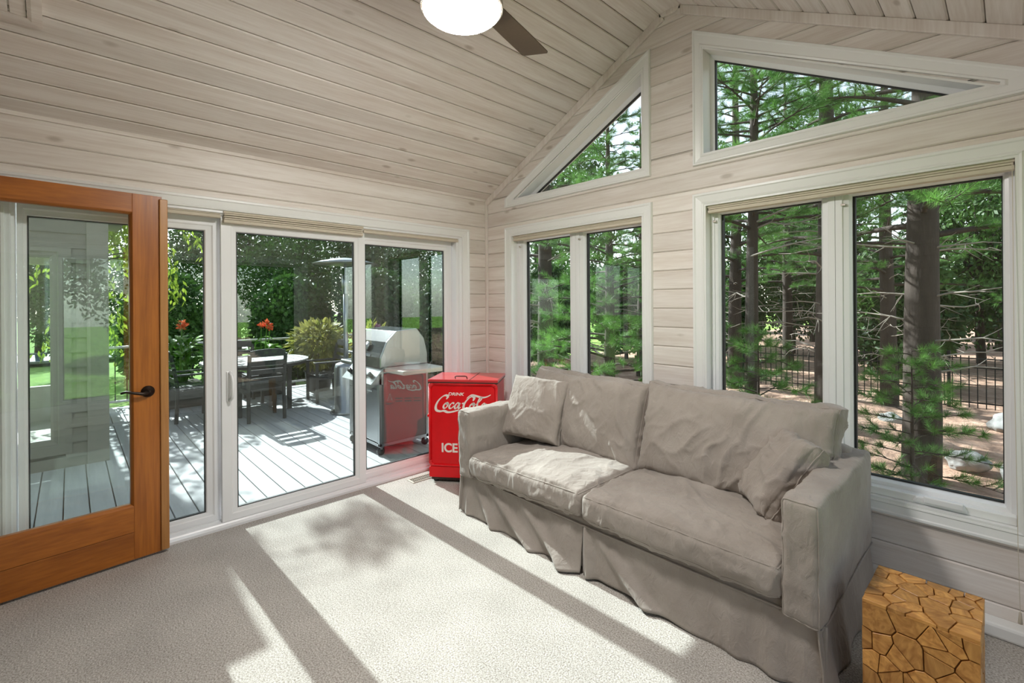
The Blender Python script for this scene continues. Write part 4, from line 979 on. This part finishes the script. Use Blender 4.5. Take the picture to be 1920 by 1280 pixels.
# table and chairs
tb = thing('patio_table', 'round slatted grey patio table in sunlight on the deck', 'table', (-4.25, -0.95, DZ))
R_ = 0.72
for k in range(11):
    y0 = -R_+k*2*R_/11; y1 = y0+2*R_/11-0.008; ym = max(abs(y0), abs(y1)); n = 6; poly = []
    for j in range(n+1):
        yy = y0+(y1-y0)*j/n; poly.append((math.sqrt(max(0.0, R_*R_-yy*yy)), yy))
    poly += [(-p[0], p[1]) for p in poly[::-1]]
    poly = [p for i, p in enumerate(poly) if i == 0 or math.hypot(p[0]-poly[i-1][0], p[1]-poly[i-1][1]) > 1e-5]
    MB().prism(poly, lambda u, v, d: (-4.25+u, -0.95+v, 0.63-d), 0.0, 0.025).build('slat', TABLEM, tb)
MB().lathe([(0.66, 0.56), (0.69, 0.56), (0.69, 0.604), (0.66, 0.604)], 40, (-4.25, -0.95, 0)).build('apron', CHAIRM, tb)
for a in (45, 135, 225, 315):
    x, yv = -4.25+0.5*math.cos(math.radians(a)), -0.95+0.5*math.sin(math.radians(a)); MB().box(x-0.03, x+0.03, yv-0.03, yv+0.03, DZ, 0.58).build('leg', CHAIRM, tb, bevel=0.004)
def patio_chair():
    t = thing('patio_chair', 'chair', 'chair')
    for x in (-0.22, 0.22):
        MB().beam((x, 0.21, 0), (x, 0.21, 0.62), 0.042, 0.042).build('leg', CHAIRM, t, bevel=0.004, world=False)
        MB().tube([(x, -0.22, 0.0), (x, -0.20, 0.42), (x, -0.23, 0.65), (x, -0.28, 0.90)], 0.024, 6).build('leg', CHAIRM, t, world=False)
        MB().box(x-0.03, x+0.03, -0.24, 0.25, 0.615, 0.64).build('armrest', CHAIRM, t, bevel=0.005, world=False)
        MB().box(x-0.015, x+0.015, -0.2, 0.21, 0.36, 0.42).build('side_rail', CHAIRM, t, bevel=0.003, world=False)
    for k in range(7): MB().box(-0.21, 0.21, -0.20+0.062*k, -0.15+0.062*k, 0.415, 0.435).build('seat_slat', CHAIRM, t, bevel=0.003, world=False)
    for k in range(4):
        z = 0.52+0.115*k; yb = -0.215-0.022*k; n = 8; h = 0.062 if k < 3 else 0.085; vs = []
        for j in range(n+1):
            x = -0.215+0.43*j/n; c = 0.02*(1-(2*j/n-1)**2) if k == 3 else 0
            for dy, dz in ((-0.01, 0), (0.01, 0), (0.01, h+c), (-0.01, h+c)): vs.append((x, yb+dy-0.10*(dz), z+dz))
        fs = [(0, 1, 2, 3), (n*4+3, n*4+2, n*4+1, n*4)]
        for j in range(n):
            a, b = j*4, j*4+4
            for q in range(4): fs.append((a+q, b+q, b+(q+1) % 4, a+(q+1) % 4))
        MB().add(vs, fs).build('back_slat', CHAIRM, t, world=False)
    return t
pc = patio_chair()
spots = [((-3.52, -1.07, DZ), 90, 'dark slatted patio chair with its back toward the sliding door'),
         ((-4.20, -1.78, DZ), 5, 'dark slatted patio chair at the table on the house wing side'),
         ((-4.80, -1.0, DZ), -88, 'dark slatted patio chair between the round table and the railing'),
         ((-4.15, 0.05, DZ), 178, 'dark slatted patio chair at the table beside the coleus planter')]
for i, (p, a, lb) in enumerate(spots):
    o = pc if i == 0 else copy_tree(pc)
    o.location = p; o.rotation_euler = (0, 0, math.radians(a)); tag(o, lb, 'chair', 'patio chairs around the round table')

# ------------------------------------------------------------------ plants
def blades(P, D, L, W, seed=0, roll=None):
    """leaf quads (rhombus) at P pointing along D"""
    r = np.random.default_rng(seed); n = len(P); D = D/np.linalg.norm(D, axis=1, keepdims=True)
    A = r.normal(size=(n, 3)); S = np.cross(D, A); S /= np.linalg.norm(S, axis=1, keepdims=True)+1e-9
    L = np.broadcast_to(L, (n,))[:, None]; W = np.broadcast_to(W, (n,))[:, None]
    V = np.stack([P, P+D*L*0.45+S*W/2, P+D*L, P+D*L*0.45-S*W/2], 1).reshape(-1, 3); F = np.arange(4*n).reshape(-1, 4); return V, F
def needles(P, D, K, L, W, seed=0, spread=(0.35, 1.25)):
    r = np.random.default_rng(seed); n = len(P); P = np.repeat(P, K, 0); D = np.repeat(D/np.linalg.norm(D, axis=1, keepdims=True), K, 0); m = n*K
    A = r.normal(size=(m, 3)); S = np.cross(D, A); S /= np.linalg.norm(S, axis=1, keepdims=True)+1e-9
    ph = r.uniform(spread[0], spread[1], (m, 1)); d = D*np.cos(ph)+S*np.sin(ph); T = np.cross(d, r.normal(size=(m, 3))); T /= np.linalg.norm(T, axis=1, keepdims=True)+1e-9
    B = P + D*r.uniform(-0.4, 0.3, (m, 1))*L; l = L*r.uniform(0.7, 1.1, (m, 1))
    V = np.stack([B-T*W/2, B+T*W/2, B+d*l], 1).reshape(-1, 3); return V, np.arange(3*m).reshape(-1, 3)
def tubes(paths, n=6):
    V = []; F = []; off = 0
    for pts, rad in paths:
        pts = np.asarray(pts, float); m = len(pts); d = np.gradient(pts, axis=0); d /= np.linalg.norm(d, axis=1, keepdims=True)+1e-9
        ref = np.array([0.31, 0.22, 0.93]) if abs(d[0, 2]) < 0.8 else np.array([1.0, 0.1, 0.05])
        u = np.cross(d, ref); u /= np.linalg.norm(u, axis=1, keepdims=True)+1e-9; w = np.cross(d, u); a = 2*np.pi*np.arange(n)/n
        ring = pts[:, None, :] + (u[:, None, :]*np.cos(a)[None, :, None] + w[:, None, :]*np.sin(a)[None, :, None])*np.asarray(rad, float)[:, None, None]
        V.append(ring.reshape(-1, 3)); i, k = np.meshgrid(np.arange(m-1), np.arange(n), indexing='ij'); i = i.ravel(); k = k.ravel()
        F.append(np.stack([i*n+k, i*n+(k+1) % n, (i+1)*n+(k+1) % n, (i+1)*n+k], 1)+off); off += m*n
    return np.concatenate(V), np.concatenate(F)

def pine(label, H, r0, zb, zl, L, nb, K, nl, nw, seed, dead=10, mat=None, name='pine_tree', cat='tree'):
    r = np.random.default_rng(seed); t = thing(name, label, cat)
    m = 14; zs = np.linspace(-0.15, H, m); wob = np.cumsum(r.normal(0, 0.012*H/10, (m, 2)), 0); tp = np.stack([wob[:, 0], wob[:, 1], zs], 1)
    V, F = tubes([(tp, r0*(1-0.88*np.clip(zs/H, 0, 1)))], 14); np_mesh('trunk', V, F, BARK, t, smooth=True, world=False)
    br = []; tw = []; P = []; D = []
    at_ = lambda z: np.array([np.interp(z, zs, tp[:, 0]), np.interp(z, zs, tp[:, 1]), z])
    for i in range(nb):
        z = zl+(H*0.985-zl)*((i+0.5)/nb)**0.9; az = i*2.399+r.uniform(-.4, .4); f = (z-zl)/(H-zl); ln = L*(1-f)**0.75*r.uniform(0.7, 1.1)+0.15
        h = np.array([np.cos(az), np.sin(az), 0]); s = np.array([-h[1], h[0], 0]); u = np.linspace(0, 1, 6); lift = r.uniform(0.05, 0.35); droop = r.uniform(0.0, 0.35)
        pts = at_(z)+np.outer(u*ln, h)+np.outer(np.sin(u*2)*ln*r.uniform(-.12, .12), s)+np.outer(ln*(lift*u-droop*u*u), [0, 0, 1]); rb = max(0.006, r0*0.22*(1-f)); br.append((pts, rb*(1-0.85*u)+0.002))
        nt_ = max(3, int(ln*9))
        for j in range(nt_):
            q = 0.22+0.78*(j+r.uniform(0, 1))/nt_; b = np.array([np.interp(q, u, pts[:, c]) for c in range(3)]); sg = 1 if j % 2 else -1
            dv = h*r.uniform(0.4, 1.0)+s*sg*r.uniform(0.3, 1.1)+np.array([0, 0, r.uniform(-0.05, 0.5)]); dv /= np.linalg.norm(dv); tl = r.uniform(0.10, 0.42)*min(1, ln/1.2)
            tw.append((np.stack([b, b+dv*tl*0.5, b+dv*tl+np.array([0, 0, 0.02])]), [0.006, 0.004, 0.002]))
            for q2 in (0.45, 0.75, 1.0): P.append(b+dv*tl*q2); D.append(dv+np.array([0, 0, 0.25]))
        P.append(pts[-1]); D.append(pts[-1]-pts[-2]+np.array([0, 0, 0.01]))
    V, F = tubes(br+tw, 5); np_mesh('branches', V, F, BARK, t, smooth=True, world=False)
    V, F = needles(np.array(P), np.array(D), K, nl, nw, seed+1); o = np_mesh('needles', V, F, mat or NEEDLE, t, world=False); o['kind'] = 'stuff'
    if dead:
        dd = []
        for i in range(dead):
            z = r.uniform(zb, zl+0.8); az = r.uniform(0, 6.28); h = np.array([np.cos(az), np.sin(az), 0]); ln = r.uniform(0.5, 1.6); u = np.linspace(0, 1, 5)
            pts = at_(z)+np.outer(u*ln, h)+np.outer(ln*(0.25*u-0.2*u*u), [0, 0, 1])+r.normal(0, 0.02, (5, 3)); dd.append((pts, 0.014*(1-0.8*u)))
            for j in range(5):
                b = pts[r.integers(1, 5)]; dv = h+r.normal(0, 0.6, 3); dv /= np.linalg.norm(dv); dd.append((np.stack([b, b+dv*0.12, b+dv*0.26+r.normal(0, 0.03, 3)]), [0.006, 0.004, 0.002]))
        V, F = tubes(dd, 5); np_mesh('dead_branches', V, F, TWIG, t, smooth=True, world=False)
    return t
def place(t, lb, x, y, rz=0.0, s=1.0, group=None, proto=[]):
    o = t if t.name not in proto else copy_tree(t)
    proto.append(t.name); o.location = (x, y, GZ); o.rotation_euler = (0, 0, rz); o.scale = s if isinstance(s, tuple) else (s, s, s); tag(o, lb, 'tree', group); return o

pA = pine('pine', 11.0, 0.19, 1.0, 2.7, 1.75, 76, 34, 0.12, 0.0042, 11, dead=16)
pB = pine('pine', 6.0, 0.11, 0.6, 0.8, 1.5, 110, 34, 0.12, 0.0042, 23, dead=4, mat=NEEDLE_B)
pC = pine('pine', 1.75, 0.03, 0.1, 0.15, 0.75, 34, 34, 0.11, 0.0036, 37, dead=0, mat=NEEDLE_B, name='young_pine')
pD = pine('pine', 7.5, 0.10, 1.0, 2.9, 1.1, 110, 40, 0.12, 0.0042, 29, dead=9, mat=NEEDLE_B)
GP = 'pines outside the gable windows'
for t, lb, x, y, rz, s in (
    (pA, 'thick dark pine trunk with low bare limbs outside the sofa casement', 2.80, 4.25, 0.3, 1.0),
    (pA, 'tall pine rising past the triangular window over the sofa casement', 1.50, 5.9, 2.1, 0.95),
    (pA, 'pine trunk farther back near the iron fence behind the thick pine', 1.90, 8.6, 4.0, 0.8),
    (pA, 'slim pine in deep shade well behind the iron fence', -1.1, 12.8, 5.2, 0.85),
    (pA, 'pine standing between slim shaded pine and bright leafy pine', -0.95, 8.45, 1.2, 0.9),
    (pA, 'dark pine trunk outside the corner casement nearest the deck', -4.5, 5.75, 3.3, 1.15),
    (pA, 'slim pine well behind the bright leafy pine outside the corner casement', -3.5, 8.5, 0.9, 0.66),
    (pB, 'bright leafy pine with sunlit boughs close outside the corner casement', -0.75, 3.1, 0.5, 0.95),
    (pB, 'bushy pine filling the background between the two casements', -3.1, 10.9, 2.5, 0.9),
    (pB, 'bushy pine behind the iron fence', 4.9, 12.8, 1.7, 1.2),
    (pD, 'high-crowned pine with bright tufts close behind the pine sapling', 1.2, 3.5, 1.9, 1.0),
    (pB, 'bushy pine past the deck corner behind the grill', -8.6, 9.7, 3.9, 1.1),
    (pB, 'bushy pine beyond the deck and the patio heater', -9.8, 6.7, 5.0, 1.0)):
    place(t, lb, x, y, rz, s, GP)
for lb, x, y, rz, s in (('small bright pine sapling in front of the window behind the sofa back', 1.55, 2.75, 0.4, 1.0),
                        ('feathery pine sapling growing in front of the thick pine trunk', 2.82, 3.38, 2.0, 0.9)):
    o = place(pC, lb, x, y, rz, s, 'pine saplings by the gable wall')

def broadleaf(H, r0, cr, cz, ch, n, ls, seed, mat, name='leafy_tree', droop=0.0):
    r = np.random.default_rng(seed); t = thing(name, 'tree', 'tree'); zs = np.linspace(-0.15, cz, 7); tp = np.stack([0.05*np.sin(zs), 0.05*np.cos(zs*0.8), zs], 1)
    paths = [(tp, r0*(1-0.5*np.linspace(0, 1, 7)))]; tips = []
    for i in range(26):
        v = r.normal(size=3); v /= np.linalg.norm(v); e = np.array([v[0]*cr, v[1]*cr, v[2]*ch])*r.uniform(0.5, 0.95)+np.array([0, 0, cz]); b = np.array([0, 0, cz*r.uniform(0.55, 1.0)]); u = np.linspace(0, 1, 4)[:, None]
        paths.append((b+(e-b)*u+np.array([0, 0, 0.15])*np.sin(u*3.1), r0*0.35*(1-0.85*u[:, 0]))); tips.append(e)
    V, F = tubes(paths, 6); np_mesh('trunk', V, F, BARK, t, smooth=True, world=False)
    tips = np.array(tips); c = tips[r.integers(0, len(tips), n)]; P = c+r.normal(size=(n, 3))*np.array([cr, cr, ch])*0.24; q_ = P-np.array([0, 0, cz]); d_ = np.linalg.norm(q_/np.array([cr, cr, ch]), axis=1); f_ = np.where(d_ > 0.93, r.uniform(0.6, 0.93, n)/np.maximum(d_, 1e-6), 1.0)[:, None]; P = np.array([0, 0, cz])+q_*f_; D = r.normal(size=(n, 3))+np.array([0, 0, -0.5-droop])
    V, F = blades(P, D, r.uniform(0.7, 1.3, n)*ls, r.uniform(0.45, 0.7, n)*ls, seed); o = np_mesh('leaves', V, F, mat, t, world=False); o['kind'] = 'stuff'
    return t
lA = broadleaf(7.0, 0.16, 2.2, 3.9, 2.9, 15000, 0.13, 51, LEAF)
lB = broadleaf(5.0, 0.10, 1.7, 2.4, 2.3, 11000, 0.11, 57, LEAF)
lC = broadleaf(3.2, 0.06, 1.08, 1.45, 1.45, 12000, 0.13, 63, LEAF_D, name='tall_shrub')
GS = 'tall dark shrubs screening the yard'
for i, (x, yv, s_, w) in enumerate(((-8.7, 1.0, 1.0, 'behind the coleus and the railing'), (-8.6, 3.3, 1.1, 'behind the patio heater and railing'), (-6.4, 4.2, 1.0, 'beyond the deck corner behind the grill'), (-4.2, 3.5, 0.9, 'between deck corner and corner casement'), (-9.1, -1.35, 1.0, 'behind the red-flowered canna'), (-6.4, 7.8, 1.2, 'deep behind the dark pine trunk'), (-3.3, 13.9, 1.15, 'deep behind the bright pine'), (1.6, 11.4, 1.25, 'close behind the iron fence'), (1.2, 15.3, 1.4, 'far behind the thick pine'), (-5.9, 11.6, 1.3, 'deep in the woods past the corner casement'), (9.3, 13.0, 1.3, 'behind the far end of the iron fence'), (9.5, -1.2, 1.0, 'on the lawn outside the wide window'), (10.0, 1.6, 1.1, 'on the lawn near the woods outside the wide window'), (9.0, -4.6, 1.1, 'near the house corner outside the wide window'))):
    place(lC, 'tall dark shrub %s' % w, x, yv, i*0.9, s_, GS)
for i in range(15):      # closed hedge at the back of the woods
    place(lC, 'shrub in the long dark hedge closing off the back of the woods', -21.0+3.0*i, 29.5, i*1.1, (1.35, 1.35, 1.9), 'hedge at the back of the woods')
GL = 'leafy trees around the yard'
adjs = ['dense dark leafy tree', 'rounded green leafy tree', 'spreading leafy tree']
west = [(-14.9, 1.2, lA, 'straight behind the round table'), (-13.6, 5.8, lA, 'behind the coleus planter'), (-12.4, 10.4, lA, 'behind the patio heater'), (-16, -2.6, lB, 'at the far side of the lawn past the wing corner'), (-17.5, 9.6, lA, 'deep behind the grill'), (-17.9, 4.7, lA, 'on the far lawn behind the railing'), (-11.2, 1.7, lB, 'close beyond the railing shrubs'), (-27.7, -4.0, lA, 'past the pool'), (-29, 0.4, lB, 'past the far end of the pool'), (-18.2, 14.4, lA, 'far behind the deck')]
TALL = (1.38, 1.38, 1.95)
north = [(-13.2, 17.5, lA), (-9.6, 24, lA), (-3.2, 24, lA), (3.2, 24, lA), (9.6, 24, lA), (16, 24, lA), (12.8, 17, lA), (-6.9, 17.2, lB), (-2.3, 17.6, lB), (2.9, 18.4, lB), (7.5, 17.2, lB)]
nl_ = ['in the far corner of the woods', 'far behind the corner casement', 'behind the slim pine of the corner casement', 'far behind the wall between the casements', 'far behind the sofa casement', 'far beyond the iron fence', 'at the lawn edge of the woods', 'in the middle distance beyond the corner casement', 'in the middle distance behind the sapling', 'just beyond the iron fence', 'at the end of the iron fence']
for i, (x, yv, t, w) in enumerate(west): place(t, '%s %s' % (adjs[i % 3], w), x, yv, i*1.3, 1.0, GL)
for i, ((x, yv, t), w) in enumerate(zip(north, nl_)): place(t, '%s %s' % (adjs[i % 3], w), x, yv, i*1.7, TALL if t is lA else (1.3, 1.3, 1.7), GL)
for i, (x, yv, w) in enumerate(((14, -1.5, 'on the lawn outside the wide window'), (17, 3.5, 'far outside the wide window'), (16, -7, 'near the house outside the wide window'))): place(lA, '%s %s' % (adjs[i % 3], w), x, yv, i*2.2, 1.0, GL)

# weeping lime-green tree beyond the railing
def weeping():
    r = np.random.default_rng(71); t = thing('weeping_tree', 'lime green weeping tree with hanging sprays beyond the railing', 'tree', (-7.0, -2.70, GZ))
    zs = np.linspace(-0.1, 6.2, 9); tp = np.stack([0.06*np.sin(zs*1.3), 0.10*np.sin(zs*0.7), zs], 1); paths = [(tp, 0.09*(1-0.8*np.linspace(0, 1, 9)))]; P = []; D = []
    for i in range(66):
        z = r.uniform(1.6, 6.3); az = r.uniform(0, 6.28); ln = r.uniform(0.35, 0.75)
        if i < 15: az = r.uniform(1.0, 2.1); z = r.uniform(2.7, 4.0); ln = r.uniform(0.9, 1.65)
        if 42 <= i < 46: az = 1.57; z = 5.75+0.13*(i-42); ln = 1.15
        if i >= 46: z = r.uniform(4.7, 6.15); ln = r.uniform(0.12, 0.27)
        h = np.array([np.cos(az), np.sin(az), 0]); u = np.linspace(0, 1, 8); pts = np.array([0, 0, z])+np.outer(u*ln, h)+np.outer(0.25*np.sin(u*2.2)-0.9*u**3*(1 if i < 42 else 0.1 if i < 46 else 0.3), [0, 0, 1]); paths.append((pts, 0.014*(1-0.8*u)))
        for j in range(70 if i < 42 else 60 if i < 46 else 110):
            q = r.uniform(0.6 if 42 <= i < 46 else 0.2, 1.0); b = np.array([np.interp(q, u, pts[:, c]) for c in range(3)])+r.normal(0, 0.06, 3); P.append(b); D.append(np.array([r.normal(0, .5), r.normal(0, .5), -0.9]))
    V, F = tubes(paths, 5); np_mesh('trunk', V, F, BARK, t, smooth=True, world=False)
    V, F = blades(np.array(P), np.array(D), r.uniform(0.09, 0.16, len(P)), 0.05, 72); o = np_mesh('sprays', V, F, LEAF_Y, t, world=False); o['kind'] = 'stuff'
weeping()

def bush(label, x, y, zc, rx, rz, n, mat, ls, lw, seed, pot_r=0.24, pot_h=0.38, name='potted_coleus', flower=None):
    r = np.random.default_rng(seed); t = thing(name, label, 'plant', (x, y, DZ))
    MB().lathe([(pot_r*0.72, 0.0), (pot_r*0.78, 0.01), (pot_r, pot_h-0.04), (pot_r*1.08, pot_h-0.03), (pot_r*1.08, pot_h), (pot_r*0.95, pot_h)], 24, (0, 0, 0)).build('pot', POTM, t, smooth=True, world=False)
    MB().lathe([(pot_r*0.9, pot_h-0.05), (pot_r*0.93, pot_h-0.02), (0.001, pot_h-0.015)], 18, (0, 0, 0)).build('soil', SOIL, t, smooth=True, world=False)
    v = r.normal(size=(n, 3)); v /= np.linalg.norm(v, axis=1, keepdims=True); P = v*np.array([rx, rx, rz])*r.uniform(0.55, 1.0, (n, 1))+np.array([0, 0, zc-DZ]); P[:, 2] = np.maximum(P[:, 2], pot_h*0.6)
    D = v+np.array([0, 0, -0.45])+r.normal(0, 0.35, (n, 3)); V, F = blades(P, D, r.uniform(0.8, 1.3, n)*ls, r.uniform(0.8, 1.2, n)*lw, seed); o = np_mesh('foliage', V, F, mat, t, world=False); o['kind'] = 'stuff'
    st = [(np.stack([[0, 0, pot_h-0.05], v[i]*np.array([rx, rx, rz])*0.35+np.array([0, 0, (zc-DZ)*0.8]), P[i]]), [0.012, 0.008, 0.003]) for i in range(26)]; V, F = tubes(st, 5); np_mesh('stems', V, F, TWIG, t, smooth=True, world=False)
    if flower:
        for k in range(flower[1]):
            a = k*2.4; c = np.array([0.6*rx*math.cos(a), 0.6*rx*math.sin(a), zc-DZ+rz*0.95]); q = 16; d = r.normal(size=(q, 3))+np.array([0, 0, 0.4]); V, F = blades(np.repeat(c[None], q, 0), d, 0.05, 0.03, seed+k); np_mesh('flower', V, F, flower[0], t, world=False)
    return t
bush('large mounded yellow-green coleus in a pot behind the round table', -5.08, 0.30, 0.72, 0.48, 0.42, 1500, LEAF_C, 0.14, 0.06, 81)
bush('trailing yellow-green coleus in a pot beside the grill and heater', -4.0, 0.80, 0.62, 0.34, 0.48, 900, LEAF_C, 0.14, 0.055, 83, flower=(PETAL_P, 3))
bush('low dark green shrub in a pot along the railing', -5.18, 1.45, 0.45, 0.38, 0.40, 900, LEAF, 0.12, 0.06, 85, name='potted_shrub')

def canna(label, x, y, n, hz, seed, nf):
    r = np.random.default_rng(seed); t = thing('potted_canna', label, 'plant', (x, y, DZ))
    MB().box(-0.24, 0.24, -0.3, 0.3, 0.0, 0.36).build('planter', POTM, t, bevel=0.012, world=False)
    MB().box(-0.22, 0.22, -0.28, 0.28, 0.355, 0.365).build('soil', SOIL, t, world=False)
    for i in range(n):
        bx, by = r.uniform(-0.15, 0.15), r.uniform(-0.2, 0.2); z0 = 0.36+r.uniform(0.05, hz*0.75); az = r.uniform(0, 6.28); L = r.uniform(0.34, 0.52); W = L*0.38; h = np.array([math.cos(az), math.sin(az), 0]); s = np.array([-h[1], h[0], 0]); V = []; m = 9
        for k in range(m):
            u = k/(m-1); w = W*math.sin(math.pi*min(1, u*0.96+0.04))**0.8/2; c = np.array([bx, by, z0])+h*L*u*0.75+np.array([0, 0, L*(0.85*u-0.75*u*u)])
            for q in (-1, 0, 1): V.append(c+s*w*q+np.array([0, 0, 0.18*w*abs(q)]))
        F = [(k*3+q, k*3+q+1, k*3+q+4, k*3+q+3) for k in range(m-1) for q in (0, 1)]
        lf = np_mesh('leaf', V, F, LEAF_K, t, smooth=True, world=False); so = lf.modifiers.new('thick', 'SOLIDIFY'); so.thickness = 0.002
        MB().tube([(bx*0.6, by*0.6, 0.34), (bx, by, z0)], 0.010, 6).build('stalk', LEAF_K, t, smooth=True, world=False)
    for k in range(nf):
        fx, fy, fz = r.uniform(-0.1, 0.1), r.uniform(-0.16, 0.2), 0.36+hz+r.uniform(0.0, 0.1); MB().tube([(fx*0.5, fy*0.5, 0.34), (fx, fy, fz)], 0.008, 6).build('stalk', LEAF_K, t, smooth=True, world=False)
        q = 22; V, F = blades(np.repeat(np.array([[fx, fy, fz]]), q, 0)+r.normal(0, 0.02, (q, 3)), r.normal(size=(q, 3))+np.array([0, 0, 0.5]), 0.065, 0.045, seed+k); np_mesh('flower', V, F, PETAL, t, world=False)
canna('broad-leaved canna with orange bloom in a planter by the railing near the wing', -5.30, -1.78, 26, 0.82, 91, 2)
canna('canna with small red blooms in a planter behind the round table', -5.40, -0.60, 18, 0.78, 93, 3)

# woods floor: rocks, iron fence; pool
def rock(label, x, y, s, seed):
    V, F = unit_box(10, 10, 10); P = V/np.linalg.norm(V, axis=1, keepdims=True); P = P*(1+0.25*vnoise(P, 1.6, seed)+0.10*vnoise(P, 4.0, seed+1))[:, None]*np.array(s); o = np_mesh('boulder', P, F, ROCKM, smooth=True); o.location = (x, y, GZ+s[2]*0.45); tag(o, label, 'rock', 'boulders under the pines')
rock('rounded grey boulder beside the thick pine trunk', 3.16, 5.05, (0.20, 0.16, 0.14), 5)
rock('blue-grey boulder lying next to the rounded grey boulder', 3.62, 4.9, (0.19, 0.16, 0.14), 8)
rock('pale boulder lying in sunlit pine litter near the fence', 3.62, 7.6, (0.32, 0.24, 0.20), 12)
rock('small pale stone behind the sapling and the thick pine', 2.15, 7.0, (0.18, 0.14, 0.12), 15)
fc = thing('iron_fence', 'black iron picket fence crossing the pine litter', 'fence', (1.5, 9.4, GZ))
for zz in (GZ+0.12, GZ+0.78, GZ+0.95): MB().box(-3.0, 6.5, 9.39, 9.41, zz-0.012, zz+0.012).build('rail', IRON, fc)
x = -3.0
while x < 6.5:
    MB().box(x-0.008, x+0.008, 9.392, 9.408, GZ+0.02, GZ+1.0).build('picket', IRON, fc); x += 0.115
for x in (-3.0, -1.1, 0.8, 2.7, 4.6, 6.5): MB().box(x-0.025, x+0.025, 9.37, 9.43, GZ-0.05, GZ+1.08).build('post', IRON, fc)
pl = thing('swimming_pool', 'strip of blue pool water across the lawn', 'pool', (-22.5, -1.0, GZ))
MB().box(-24.5, -20.6, -6, 6, GZ-0.02, GZ+0.02).build('water', WATER, pl)
for b in ((-24.8, -24.5, -6.3, 6.3), (-20.6, -20.3, -6.3, 6.3), (-24.5, -20.6, -6.3, -6.0), (-24.5, -20.6, 6.0, 6.3)): MB().box(*b, GZ-0.02, GZ+0.05).build('coping', ROCKM, pl)
